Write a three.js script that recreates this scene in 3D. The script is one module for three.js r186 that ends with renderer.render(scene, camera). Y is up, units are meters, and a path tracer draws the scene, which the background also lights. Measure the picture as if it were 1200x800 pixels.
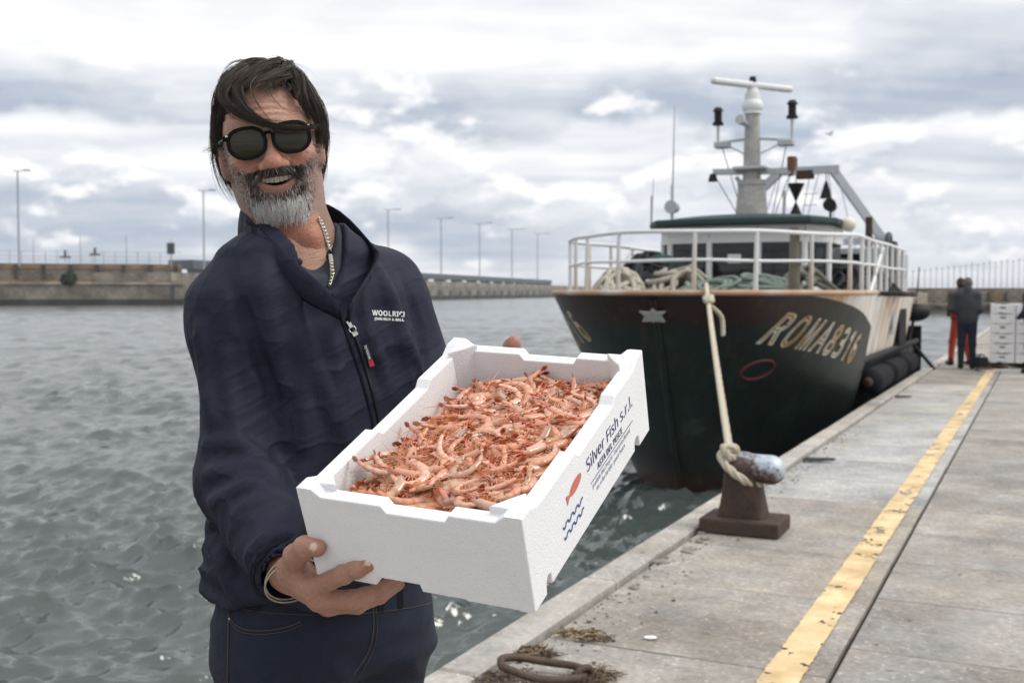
import * as THREE from 'three';
import { mergeGeometries } from 'three/addons/utils/BufferGeometryUtils.js';
import { RoundedBoxGeometry } from 'three/addons/geometries/RoundedBoxGeometry.js';

// ---------------------------------------------------------------- camera
const FPX = 1300, PW = 1200, PH = 800, EYE = 1.47;
const scene = new THREE.Scene();
const camera = new THREE.PerspectiveCamera(2 * Math.atan(PH / 2 / FPX) * 180 / Math.PI, PW / PH, 0.05, 6000);
camera.filmGauge = 36;
const PITCH = Math.atan(57 / FPX);
camera.position.set(0, EYE, 0);
camera.rotation.x = -PITCH;
camera.focus = 1.5;
camera.userData.fStop = 9;
const renderer = new THREE.WebGLRenderer({ antialias: true });
renderer.toneMapping = THREE.LinearToneMapping;
renderer.toneMappingExposure = 0.92;
renderer.shadowMap.enabled = true;

const V = (x, y, z) => new THREE.Vector3(x, y, z);
const CP = Math.cos(PITCH), SP = Math.sin(PITCH);
// the place that lies behind a spot of the photograph (1200 x 800) at a given depth in metres
function P(u, v, d) {
  const x = (u - 600) / FPX, y = -(v - 400) / FPX;
  return V(x * d, EYE + (y * CP - SP) * d, (-y * SP - CP) * d);
}
// the quay's own axes: s runs along the quay away from the camera, t across it (to the land side)
const QTH = Math.atan((1224 - 600) / FPX), QY = Math.PI / 2 - QTH;
const QA = V(Math.sin(QTH), 0, -Math.cos(QTH)), QN = V(Math.cos(QTH), 0, Math.sin(QTH));
const Q = (s, y, t) => V(0, y, 0).addScaledVector(QA, s).addScaledVector(QN, t);

// ---------------------------------------------------------------- noise and random numbers
function rng(seed) {
  let a = seed >>> 0;
  return () => { a = (a + 0x6d2b79f5) | 0; let t = Math.imul(a ^ (a >>> 15), 1 | a); t = (t + Math.imul(t ^ (t >>> 7), 61 | t)) ^ t; return ((t ^ (t >>> 14)) >>> 0) / 4294967296; };
}
const PERM = new Uint8Array(768), GRAD = new Float64Array(48);
{
  const R = rng(2024), a = Array.from({ length: 256 }, (_, i) => i);
  for (let i = 255; i > 0; i--) { const j = Math.floor(R() * (i + 1)), t = a[i]; a[i] = a[j]; a[j] = t; }
  for (let i = 0; i < 768; i++) PERM[i] = a[i & 255];
  [[1, 1, 0], [-1, 1, 0], [1, -1, 0], [-1, -1, 0], [1, 0, 1], [-1, 0, 1], [1, 0, -1], [-1, 0, -1], [0, 1, 1], [0, -1, 1], [0, 1, -1], [0, -1, -1], [1, 1, 0], [-1, 1, 0], [0, -1, 1], [0, -1, -1]].forEach((g, i) => GRAD.set(g, i * 3));
}
function gdot(h, x, y, z) { const i = (h & 15) * 3; return GRAD[i] * x + GRAD[i + 1] * y + GRAD[i + 2] * z; }
function n3(x, y, z) { // gradient noise
  const fx = Math.floor(x), fy = Math.floor(y), fz = Math.floor(z), X = fx & 255, Y = fy & 255, Z = fz & 255;
  x -= fx; y -= fy; z -= fz;
  const u = x * x * x * (x * (x * 6 - 15) + 10), v = y * y * y * (y * (y * 6 - 15) + 10), w = z * z * z * (z * (z * 6 - 15) + 10);
  const A = PERM[X] + Y, B = PERM[X + 1] + Y, AA = PERM[A] + Z, AB = PERM[A + 1] + Z, BA = PERM[B] + Z, BB = PERM[B + 1] + Z;
  const a = gdot(PERM[AA], x, y, z), b = gdot(PERM[BA], x - 1, y, z), c = gdot(PERM[AB], x, y - 1, z), d = gdot(PERM[BB], x - 1, y - 1, z);
  const e = gdot(PERM[AA + 1], x, y, z - 1), f = gdot(PERM[BA + 1], x - 1, y, z - 1), g = gdot(PERM[AB + 1], x, y - 1, z - 1), h = gdot(PERM[BB + 1], x - 1, y - 1, z - 1);
  const p = a + u * (b - a), q = c + u * (d - c), r = e + u * (f - e), s = g + u * (h - g), m = p + v * (q - p);
  return m + w * (r + v * (s - r) - m);
}
function fbm(x, y, z, oct = 4, gain = 0.5) { let a = 1, s = 0, m = 0; for (let i = 0; i < oct; i++) { s += a * n3(x, y, z); m += a; a *= gain; x = x * 2.03 + 7.1; y = y * 2.03 + 3.7; z = z * 2.03 + 1.3; } return s / m; }
const clamp = (x, a = 0, b = 1) => Math.min(b, Math.max(a, x));
const lerp = (a, b, t) => a + (b - a) * t;
const sstep = (a, b, x) => { const t = clamp((x - a) / (b - a)); return t * t * (3 - 2 * t); };

// ---------------------------------------------------------------- sky: an overcast, broken layer of cloud, brighter overhead
{
  const W = 4096, H = 2048, data = new Float32Array(W * H * 4);
  const puff = (x, y, z, o) => { let a = 1, s = 0, m = 0; for (let i = 0; i < o; i++) { s += a * Math.abs(n3(x, y, z)); m += a; a *= 0.52; x = x * 2.1 + 4.3; y = y * 2.1 + 9.1; z = z * 2.1; } return 1 - 2.1 * s / m; };
  for (let r = H / 2 - 40; r < H; r++) {
    const el = ((r + 0.5) / H - 0.5) * 180;
    const coarse = el > 24, step = coarse ? 4 : 1;   // high above, where the cloud is smooth, every fourth spot will do
    if (coarse && r % 4) { data.copyWithin(r * W * 4, (r - 1) * W * 4, r * W * 4); continue; }
    for (let c = 0; c < W; c += step) {
      const ph = ((c + 0.5) / W - 0.5) * 2 * Math.PI, ce = Math.cos(el * Math.PI / 180);
      const dx = Math.cos(ph) * ce, dz = Math.sin(ph) * ce, e = Math.max(el, 0);
      const az = Math.atan2(dx, -dz) * 180 / Math.PI;
      // looked at along a flat layer: the clouds crowd together toward the horizon
      const k = 1 / (Math.sin(e * Math.PI / 180) + 0.10), px = dx * k, pz = dz * k;
      const cx = Math.cos(az * Math.PI / 180), sx = Math.sin(az * Math.PI / 180);
      const warp = 3.4 * fbm(cx * 4.1 + 5, sx * 4.1, e * 0.10, 3);
      // high sheet, bright with grey bars
      const bars = fbm(px * 0.55 + 0.3 * warp, pz * 1.5 + 0.1 * px, 8.8, 6, 0.52), rag2 = fbm(px * 2.1, pz * 3.1, 2.2, 5, 0.55);
      let b = 0.76 + 1.0 * bars + 0.3 * rag2 + 0.06 * sstep(20, 60, e);
      // a grey bank with a ragged top and a flat foot
      const bank = e + warp * 0.8 + 0.9 * fbm(cx * 26, sx * 26, e * 0.5, 4);
      b -= 0.54 * sstep(7.9, 8.7, bank) * (1 - sstep(8.9, 11.4, bank)) * sstep(-0.45, 0.05, fbm(cx * 5 + 1.3, sx * 5 + 7, 0.4, 2));
      // far rain cloud low down, blue-grey, thinner toward the land
      const low = e + warp * 0.7 + 1.2 * fbm(cx * 14, sx * 14, e * 0.35, 4), open = sstep(-0.15, 0.35, fbm(cx * 1.9 + 2.2, sx * 1.9 + 0.4, 3.3, 2) + 0.012 * az * Math.exp(-az * az / 1800));
      b = lerp(b, 0.16 + 0.35 * bars + 0.2 * rag2 + 0.5 * open, sstep(0.9, 2.2, low) * (1 - sstep(3.9, 5.6, low)) * 0.92);
      // heaps: bright heads, grey flat feet
      const heap = (ee) => sstep(-0.07, 0.2, fbm(cx * 9.5 + 3.1, sx * 9.5, ee * 0.36 + 1.7, 6, 0.56) + 0.1 - 0.05 * Math.abs(ee - 5.6) + 0.10 * n3(cx * 3 + 2, sx * 3, 5.5));
      if (e < 12) {
        const D = heap(e), up = heap(e + 0.75), soft = fbm(cx * 22, sx * 22, e * 0.8, 4, 0.55);
        b = lerp(b, clamp(0.62 + 0.75 * (D - up) + 0.5 * soft + 0.05 * (e - 5), 0.28, 1.2), 0.8 * D);
      }
      b = lerp(0.86, b, sstep(0.2, 1.5, low));
      const t = clamp(b, 0, 1.2);
      const i = (r * W + c) * 4, haze = 1 - sstep(0, 2.2, e);
      const top = 1 + 0.3 * sstep(14, 50, e);
      data[i] = lerp(lerp(0.43, 1.17, t), 0.88, haze * 0.5) * top;
      data[i + 1] = lerp(lerp(0.51, 1.17, t), 0.91, haze * 0.5) * top;
      data[i + 2] = lerp(lerp(0.64, 1.185, t), 0.95, haze * 0.5) * top;
      data[i + 3] = 1;
      for (let q = 1; q < step; q++) data.copyWithin(i + 4 * q, i, i + 4);
    }
  }
  for (let r = 0; r < H / 2; r++) for (let c = 0; c < W; c++) { const i = (r * W + c) * 4; data[i] = 0.42; data[i + 1] = 0.44; data[i + 2] = 0.46; data[i + 3] = 1; }
  const sky = new THREE.DataTexture(data, W, H, THREE.RGBAFormat, THREE.FloatType);
  sky.mapping = THREE.EquirectangularReflectionMapping;
  sky.magFilter = THREE.LinearFilter;
  sky.needsUpdate = true;
  scene.background = sky;
  scene.environment = sky;
}
// ---------------------------------------------------------------- the sun, spread out by the cloud
const sun = new THREE.DirectionalLight(new THREE.Color(1, 0.965, 0.90), 2.3);
sun.position.set(36, 46, 4);
sun.castShadow = true;
sun.shadow.radius = 44;
sun.shadow.mapSize.set(2048, 2048);
Object.assign(sun.shadow.camera, { left: -30, right: 30, top: 30, bottom: -30, near: 1, far: 150 });
scene.add(sun, sun.target);
scene.fog = new THREE.FogExp2(new THREE.Color(0.82, 0.87, 0.93), 0.00018);

// ---------------------------------------------------------------- building helpers
const used = new Map();
const numbered = (n) => { const k = used.get(n) ?? 0; used.set(n, k + 1); return k ? n + '_' + String(k).padStart(3, '0') : n; };
function tag(o, label, category, group) { if (label) o.userData.label = label; if (category) o.userData.category = category; if (group) o.userData.group = group; return o; }
function thing(name, label, category, pos, turn = 0, group) {
  const o = new THREE.Group();
  o.name = numbered(name);
  if (pos) o.position.copy(pos);
  o.rotation.y = turn;
  scene.add(o);
  return tag(o, label, category, group);
}
function part(name, g, m, parent, at) {
  const o = new THREE.Mesh(Array.isArray(g) ? join(g) : g, m);
  o.name = name; o.castShadow = o.receiveShadow = true;
  if (at) o.position.copy(at);
  parent.add(o);
  return o;
}
const structure = (name, g, m) => { const o = part(numbered(name), g, m, scene); o.userData.kind = 'structure'; return o; };
function join(list) {
  const gs = list.map((g) => {
    const c = g.index ? g.toNonIndexed() : g.clone(), keep = ['position', 'normal', 'uv', 'color'];
    for (const k of Object.keys(c.attributes)) if (!keep.includes(k)) c.deleteAttribute(k);
    if (!c.attributes.uv) c.setAttribute('uv', new THREE.BufferAttribute(new Float32Array(c.attributes.position.count * 2), 2));
    return c;
  });
  if (gs.some((g) => g.attributes.color)) for (const g of gs) if (!g.attributes.color) g.setAttribute('color', new THREE.BufferAttribute(new Float32Array(g.attributes.position.count * 3).fill(1), 3));
  return mergeGeometries(gs);
}
const box = (w, h, d, x = 0, y = 0, z = 0, r = 0) => (r ? new RoundedBoxGeometry(w, h, d, 2, r) : new THREE.BoxGeometry(w, h, d)).translate(x, y, z);
const tube = (pts, r, seg = 24, rad = 8, closed = false) => new THREE.TubeGeometry(new THREE.CatmullRomCurve3(pts, closed), seg, r, rad, closed);
function rod(a, b, r1, r2 = r1, n = 10) {
  const d = b.clone().sub(a), g = new THREE.CylinderGeometry(r2, r1, d.length(), n);
  g.applyQuaternion(new THREE.Quaternion().setFromUnitVectors(V(0, 1, 0), d.clone().normalize()));
  return g.translate((a.x + b.x) / 2, (a.y + b.y) / 2, (a.z + b.z) / 2);
}
function bar(a, b, w, h) { // a square bar
  const d = b.clone().sub(a), g = new THREE.BoxGeometry(w, d.length(), h);
  g.applyQuaternion(new THREE.Quaternion().setFromUnitVectors(V(0, 1, 0), d.clone().normalize()));
  return g.translate((a.x + b.x) / 2, (a.y + b.y) / 2, (a.z + b.z) / 2);
}
function paint(g, fn) { // vertex colours from a function of position
  const p = g.attributes.position, c = new Float32Array(p.count * 3), o = [0, 0, 0];
  for (let i = 0; i < p.count; i++) { fn(p.getX(i), p.getY(i), p.getZ(i), o, i); c.set(o, i * 3); }
  g.setAttribute('color', new THREE.BufferAttribute(c, 3));
  return g;
}
function flatUV(g, k = 1) { // uv in metres from the dominant axis of each face
  const p = g.attributes.position, n = g.attributes.normal, uv = new Float32Array(p.count * 2);
  for (let i = 0; i < p.count; i++) {
    const a = Math.abs(n.getX(i)), b = Math.abs(n.getY(i)), c = Math.abs(n.getZ(i)), x = p.getX(i), y = p.getY(i), z = p.getZ(i);
    const [u, v] = b >= a && b >= c ? [x, z] : a >= c ? [z, y] : [x, y];
    uv[i * 2] = u * k; uv[i * 2 + 1] = v * k;
  }
  g.setAttribute('uv', new THREE.BufferAttribute(uv, 2));
  return g;
}
// a texture computed from a function of (u, v) in 0..1; fn returns [r, g, b] in 0..1 (sRGB when colour) or one grey value
function texture(w, h, fn, colour = true, repeat) {
  const d = new Uint8Array(w * h * 4);
  for (let y = 0; y < h; y++) for (let x = 0; x < w; x++) {
    const q = fn((x + 0.5) / w, (y + 0.5) / h), i = (y * w + x) * 4;
    if (typeof q === 'number') d[i] = d[i + 1] = d[i + 2] = clamp(q) * 255; else for (let k = 0; k < 3; k++) d[i + k] = clamp(q[k]) * 255;
    d[i + 3] = 255;
  }
  const t = new THREE.DataTexture(d, w, h);
  t.magFilter = THREE.LinearFilter; t.wrapS = t.wrapT = THREE.RepeatWrapping;
  if (colour) t.colorSpace = THREE.SRGBColorSpace;
  if (repeat) t.repeat.set(repeat, repeat);
  t.needsUpdate = true;
  return t;
}
// tiling fbm: the noise is blended with itself across the tile's edges
function tfbm(u, v, f, oct, z = 0) {
  const s = sstep(0.85, 1, u), t = sstep(0.85, 1, v), row = (w) => { const a = fbm(u * f, w * f, z, oct); return s ? lerp(a, fbm((u - 1) * f, w * f, z, oct), s) : a; };
  return t ? lerp(row(v), row(v - 1), t) : row(v);
}
const std = (o) => new THREE.MeshStandardMaterial(o);
const phys = (o) => new THREE.MeshPhysicalMaterial(o);
const rgb = (r, g, b) => new THREE.Color().setRGB(r, g, b);

// ---------------------------------------------------------------- distance fields and their surfaces
const smin = (a, b, k) => { const h = Math.max(k - Math.abs(a - b), 0) / k; return Math.min(a, b) - h * h * k * 0.25; };
const smax = (a, b, k) => -smin(-a, -b, k);
function cone(x, y, z, a, b, ra, rb) { // a tapered capsule
  const bx = b.x - a.x, by = b.y - a.y, bz = b.z - a.z, px = x - a.x, py = y - a.y, pz = z - a.z;
  const t = clamp((px * bx + py * by + pz * bz) / (bx * bx + by * by + bz * bz + 1e-12));
  return Math.hypot(px - bx * t, py - by * t, pz - bz * t) - (ra + (rb - ra) * t);
}
function ell(x, y, z, cx, cy, cz, rx, ry, rz) {
  const a = (x - cx) / rx, b = (y - cy) / ry, c = (z - cz) / rz, k0 = Math.hypot(a, b, c), k1 = Math.hypot(a / rx, b / ry, c / rz);
  return k1 < 1e-9 ? -Math.min(rx, ry, rz) : k0 * (k0 - 1) / k1;
}
// surface nets
function nets(f, lo, hi, h, slack = 1.4) {
  const nx = Math.ceil((hi.x - lo.x) / h) + 1, ny = Math.ceil((hi.y - lo.y) / h) + 1, nz = Math.ceil((hi.z - lo.z) / h) + 1;
  const val = new Float32Array(nx * ny * nz), at = (i, j, k) => (k * ny + j) * nx + i, B = 4, far = B * h * 0.87 * slack + h;
  for (let k0 = 0; k0 < nz; k0 += B) for (let j0 = 0; j0 < ny; j0 += B) for (let i0 = 0; i0 < nx; i0 += B) {
    const c = f(lo.x + (i0 + 1.5) * h, lo.y + (j0 + 1.5) * h, lo.z + (k0 + 1.5) * h), skip = Math.abs(c) > far;
    for (let k = k0; k < Math.min(k0 + B, nz); k++) for (let j = j0; j < Math.min(j0 + B, ny); j++) for (let i = i0; i < Math.min(i0 + B, nx); i++)
      val[at(i, j, k)] = skip ? c : f(lo.x + i * h, lo.y + j * h, lo.z + k * h);
  }
  const id = new Int32Array(nx * ny * nz).fill(-1), pos = [], tri = [];
  const E = [[0, 1], [2, 3], [4, 5], [6, 7], [0, 2], [1, 3], [4, 6], [5, 7], [0, 4], [1, 5], [2, 6], [3, 7]];
  for (let k = 0; k < nz - 1; k++) for (let j = 0; j < ny - 1; j++) for (let i = 0; i < nx - 1; i++) {
    let mask = 0; const v = [];
    for (let c = 0; c < 8; c++) { const q = val[at(i + (c & 1), j + ((c >> 1) & 1), k + (c >> 2))]; v.push(q); if (q < 0) mask |= 1 << c; }
    if (mask === 0 || mask === 255) continue;
    let x = 0, y = 0, z = 0, n = 0;
    for (const [a, b] of E) {
      if ((v[a] < 0) === (v[b] < 0)) continue;
      const t = v[a] / (v[a] - v[b]);
      x += (a & 1) + ((b & 1) - (a & 1)) * t; y += ((a >> 1) & 1) + (((b >> 1) & 1) - ((a >> 1) & 1)) * t; z += (a >> 2) + ((b >> 2) - (a >> 2)) * t; n++;
    }
    id[at(i, j, k)] = pos.length / 3;
    pos.push(lo.x + (i + x / n) * h, lo.y + (j + y / n) * h, lo.z + (k + z / n) * h);
  }
  const quad = (a, b, c, d, flip) => { if (a < 0 || b < 0 || c < 0 || d < 0) return; if (flip) tri.push(a, c, b, a, d, c); else tri.push(a, b, c, a, c, d); };
  for (let k = 1; k < nz - 1; k++) for (let j = 1; j < ny - 1; j++) for (let i = 1; i < nx - 1; i++) {
    const s = val[at(i, j, k)] < 0;
    if (s !== val[at(i + 1, j, k)] < 0) quad(id[at(i, j - 1, k - 1)], id[at(i, j, k - 1)], id[at(i, j, k)], id[at(i, j - 1, k)], !s);
    if (s !== val[at(i, j + 1, k)] < 0) quad(id[at(i - 1, j, k - 1)], id[at(i - 1, j, k)], id[at(i, j, k)], id[at(i, j, k - 1)], !s);
    if (s !== val[at(i, j, k + 1)] < 0) quad(id[at(i - 1, j - 1, k)], id[at(i, j - 1, k)], id[at(i, j, k)], id[at(i - 1, j, k)], !s);
  }
  const g = new THREE.BufferGeometry();
  g.setAttribute('position', new THREE.BufferAttribute(new Float32Array(pos), 3));
  g.setIndex(tri);
  g.computeVertexNormals();
  const uv = new Float32Array(pos.length / 3 * 2); // one oblique projection in metres, without seams
  for (let i = 0; i < uv.length / 2; i++) { uv[i * 2] = pos[i * 3] * 0.8 + pos[i * 3 + 2] * 0.62; uv[i * 2 + 1] = pos[i * 3 + 1] * 0.95 + pos[i * 3 + 2] * 0.3 - pos[i * 3] * 0.15; }
  g.setAttribute('uv', new THREE.BufferAttribute(uv, 2));
  return g;
}
// thin tapering hairs: each { p: [Vector3...], r, c: [r, g, b], tip } becomes a three-sided tube
function hairs(list) {
  const pos = [], col = [], idx = [], nor = [], up = V(0, 0, 0), side = V(0, 0, 0), t = V(0, 0, 0);
  for (const s of list) {
    const n = s.p.length, b0 = pos.length / 3;
    for (let i = 0; i < n; i++) {
      t.copy(s.p[Math.min(i + 1, n - 1)]).sub(s.p[Math.max(i - 1, 0)]).normalize();
      up.set(0.31, 0.77, 0.55).cross(t).normalize(); side.copy(t).cross(up);
      const r = s.r * (1 - 0.85 * (i / (n - 1)) ** 2);
      for (let k = 0; k < 3; k++) {
        const a = k * 2.0944, ca = Math.cos(a), sa = Math.sin(a), nx = up.x * ca + side.x * sa, ny = up.y * ca + side.y * sa, nz = up.z * ca + side.z * sa;
        pos.push(s.p[i].x + nx * r, s.p[i].y + ny * r, s.p[i].z + nz * r); nor.push(nx, ny, nz);
        const w = i / (n - 1);
        col.push(lerp(s.c[0], (s.tip ?? s.c)[0], w), lerp(s.c[1], (s.tip ?? s.c)[1], w), lerp(s.c[2], (s.tip ?? s.c)[2], w));
      }
      if (i) for (let k = 0; k < 3; k++) { const a = b0 + (i - 1) * 3 + k, b = b0 + (i - 1) * 3 + (k + 1) % 3; idx.push(a, b, b + 3, a, b + 3, a + 3); }
    }
  }
  const g = new THREE.BufferGeometry();
  g.setAttribute('position', new THREE.BufferAttribute(new Float32Array(pos), 3));
  g.setAttribute('normal', new THREE.BufferAttribute(new Float32Array(nor), 3));
  g.setAttribute('color', new THREE.BufferAttribute(new Float32Array(col), 3));
  g.setAttribute('uv', new THREE.BufferAttribute(new Float32Array(pos.length / 3 * 2), 2));
  g.setIndex(idx);
  return g;
}
// ================================================================= water
const SEA = -1.2;
{
  const R = rng(11), waves = [];
  for (let i = 0; i < 52; i++) {
    const L = 0.15 * Math.pow(30, i / 51), a = 1.32 + (R() - 0.5) * 2.2, k = 2 * Math.PI / L;
    waves.push([k * Math.cos(a), k * Math.sin(a), 0.0122 * Math.pow(L, 0.36) * (0.6 + 0.8 * R()), R() * 6.283, L]);
  }
  const rows = [], th0 = -1.75, th1 = 0.62, nth = 640;
  for (let r = 2.2; r < 5600; r *= r < 6 ? 1.03 : r < 32 ? 1.0055 : r < 170 ? 1.0085 : r < 420 ? 1.02 : 1.12) rows.push(r);
  const pos = new Float32Array(rows.length * (nth + 1) * 3), uv = new Float32Array(rows.length * (nth + 1) * 2), idx = [];
  rows.forEach((r, i) => {
    const cell = Math.max(r * (r < 32 ? 0.0055 : r < 170 ? 0.0085 : 0.02), r * (th1 - th0) / nth);
    for (let j = 0; j <= nth; j++) {
      const th = lerp(th0, th1, j / nth), x0 = Math.sin(th) * r, z0 = -Math.cos(th) * r;
      let y = 0, x = x0, z = z0;
      const gust = 0.85 + 0.9 * fbm(x0 * 0.13, z0 * 0.13, 2.2, 3);
      if (r < 420) for (const [kx, kz, A, ph, L] of waves) {
        const w = sstep(1.3, 2.4, L / cell); if (w <= 0) continue;
        const q = kx * x0 + kz * z0 + ph + 1.5 * n3(x0 * 0.35, z0 * 0.35, L), s = Math.sin(q), c = Math.cos(q), k = L / 6.283;
        y += A * w * gust * s; x += 0.6 * A * w * gust * c * kx * k; z += 0.6 * A * w * gust * c * kz * k;
      }
      const o = i * (nth + 1) + j;
      pos[o * 3] = x; pos[o * 3 + 1] = SEA + y; pos[o * 3 + 2] = z; uv[o * 2] = x; uv[o * 2 + 1] = z;
      if (i && j) { const a = o - nth - 2, b = o - nth - 1; idx.push(a, o, o - 1, a, b, o); }
    }
  });
  const g = new THREE.BufferGeometry();
  g.setAttribute('position', new THREE.BufferAttribute(pos, 3));
  g.setAttribute('uv', new THREE.BufferAttribute(uv, 2));
  g.setIndex(idx);
  g.computeVertexNormals();
  const ripple = texture(1024, 1024, (u, v) => 0.5 + 0.36 * tfbm(u, v, 9, 5, 3.3) + 0.3 * (0.4 - Math.abs(tfbm(u, v, 6, 4, 9.1))), false, 1 / 3.1);
  structure('water', g, phys({ color: rgb(0.056, 0.07, 0.065), roughness: 0.13, ior: 1.6, bumpMap: ripple, bumpScale: 0.06 }));
}

// ================================================================= quay
const stain = texture(1024, 1024, (u, v) => {
  const big = tfbm(u, v, 3, 4, 1.2), mid = tfbm(u, v, 14, 4, 4.2), fine = tfbm(u, v, 90, 2, 7.7), scr = tfbm(u, v * 0.35, 40, 3, 2.9), spot = tfbm(u, v, 55, 2, 12.1);
  let b = 0.62 + 0.17 * big + 0.1 * mid + 0.1 * fine + 0.05 * scr;
  if (spot > 0.42) b -= 0.9 * (spot - 0.42);
  const speck = tfbm(u, v, 140, 1, 5.5); if (speck > 0.5) b += 0.12;
  const warm = 0.015 + 0.035 * tfbm(u, v, 5, 3, 20.5);
  return [b + warm * 0.7, b, b - warm];
});
const stainBump = texture(1024, 1024, (u, v) => 0.5 + 0.25 * tfbm(u, v, 90, 2, 7.7) + 0.2 * tfbm(u, v, 30, 3, 2.1) - 0.5 * Math.max(0, tfbm(u, v, 55, 2, 12.1) - 0.38), false);
const concrete = (r, g, b) => std({ color: rgb(r, g, b), map: stain, roughness: 0.9, bumpMap: stainBump, bumpScale: 0.006 });
const CON = { warm: concrete(0.77, 0.72, 0.655), cool: concrete(1.0, 1.0, 0.99), grey: concrete(0.78, 0.75, 0.71), kerb: concrete(1.05, 1.01, 0.96) };
function slab(w, h, d, c, ragged, seed) { // top, chamfers and sides; its top lies at y = 0
  const R = rng(seed), j = () => (R() - 0.5) * ragged, x = w / 2, z = d / 2;
  const T = [[-x + c + j(), -z + c + j()], [x - c + j(), -z + c + j()], [x - c + j(), z - c + j()], [-x + c + j(), z - c + j()]], B = [[-x, -z], [x, -z], [x, z], [-x, z]];
  const pos = [], v = (p, y) => pos.push(p[0], y, p[1]);
  v(T[0], 0); v(T[2], 0); v(T[1], 0); v(T[0], 0); v(T[3], 0); v(T[2], 0);
  for (let i = 0; i < 4; i++) {
    const k = (i + 1) % 4;
    v(T[i], 0); v(T[k], 0); v(B[k], -c); v(T[i], 0); v(B[k], -c); v(B[i], -c);
    v(B[i], -c); v(B[k], -c); v(B[k], -h); v(B[i], -c); v(B[k], -h); v(B[i], -h);
  }
  const g = new THREE.BufferGeometry();
  g.setAttribute('position', new THREE.BufferAttribute(new Float32Array(pos), 3));
  g.computeVertexNormals();
  flatUV(g, 1 / 2.6);
  const ou = R(), ov = R(), a = g.attributes.uv;
  for (let i = 0; i < a.count; i++) a.setXY(i, a.getX(i) + ou, a.getY(i) + ov);
  return g;
}
const quay = new THREE.Group();
quay.name = 'quay'; quay.rotation.y = QY; quay.userData.kind = 'structure';
scene.add(quay);
{
  const dirt = std({ color: rgb(0.075, 0.066, 0.055), roughness: 1, map: stain });
  const wallM = std({ color: rgb(0.5, 0.48, 0.43), map: stain, roughness: 0.95, bumpMap: stainBump, bumpScale: 0.02 });
  part('quay_wall', flatUV(box(300, 4, 30, 140, -2.06, 12.95), 0.4), wallM, quay);
  part('joint_dirt', flatUV(box(300, 0.025, 29.9, 140, -0.045, 12.98), 0.5), dirt, quay);
  const R = rng(5);
  for (let s = -2; s < 46;) {                          // kerb of long stones along the edge
    const L = 1.35 + R() * 0.8;
    part('kerb_stone', slab(L - 0.014, 0.12, 0.17, 0.013, 0.008, s * 97 + 3), CON.kerb, quay, V(s + L / 2, 0.022 + R() * 0.006, -2.005 + (R() - 0.5) * 0.008));
    s += L;
  }
  part('kerb_stone', slab(70, 0.12, 0.17, 0.01, 0, 4), CON.kerb, quay, V(82, 0.024, -2.005));
  for (let s = -2, i = 0; s < 34; i++) {               // the strip between kerb and joint
    const L = [0.95, 1.25, 0.8, 1.6, 1.1][i % 5] * (0.85 + 0.3 * R()), m = s + L / 2;
    part('paving_slab', slab(L - 0.006, 0.1, 1.165, 0.004, 0.005, i * 13 + 1), m > 7.3 && m < 19.4 ? CON.cool : CON.warm, quay, V(m, -0.003 - R() * 0.003, -1.3075));
    s += L;
  }
  for (let s = -2, i = 0; s < 34; i++) {               // broad slabs on the land side
    const L = 0.8 + 0.08 * R();
    for (const [t0, t1] of [[-0.707, 2.4], [2.4, 6.2]]) part('paving_slab', slab(L - 0.007, 0.1, t1 - t0 - 0.007, 0.004, 0.004, i * 29 + t0 * 7 + 100), CON.grey, quay, V(s + L / 2, -0.002 - R() * 0.003, (t0 + t1) / 2));
    s += L;
  }
  part('paving_slab', slab(80, 0.1, 1.165, 0.004, 0, 7), CON.warm, quay, V(74.5, -0.003, -1.3075));
  part('paving_slab', slab(80, 0.1, 6.85, 0.004, 0, 8), CON.grey, quay, V(74.5, -0.003, 2.75));
  part('paving_slab', slab(140, 0.1, 21, 0.004, 0, 9), CON.grey, quay, V(60, -0.004, 16.8));
  // worn yellow line
  const worn = (u, v) => 0.6 + 0.75 * tfbm(u * 0.03, v, 46, 4, 6.6) + 0.5 * tfbm(u * 0.028, v, 260, 3, 1.6) - 1.1 * sstep(0.4, 0.5, Math.abs(u - 0.5 + 0.02 * tfbm(0.2, v, 50, 3, 3.3)));
  const alpha = texture(128, 2048, (u, v) => clamp((worn(u, v) - 0.27) * 5), false);
  const coat = texture(128, 2048, (u, v) => { const w = 0.5 + 0.6 * tfbm(u * 0.028, v, 110, 4, 2.6), d = 0.2 * tfbm(u * 0.03, v, 36, 4, 9.2); return [0.79 + 0.04 * w + d, 0.68 + 0.06 * w + d, 0.46 + 0.16 * w + d]; });
  const g = new THREE.PlaneGeometry(44, 0.172).rotateX(-Math.PI / 2), a = g.attributes.uv;
  for (let i = 0; i < a.count; i++) a.setXY(i, a.getY(i), a.getX(i) * 44 / 7.3);
  part('yellow_line', g, std({ map: coat, alphaMap: alpha, alphaTest: 0.5, roughness: 0.8, bumpMap: stainBump, bumpScale: 0.002 }), quay, V(20, 0.0035, -0.882)).userData.kind = 'structure';
}

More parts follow.
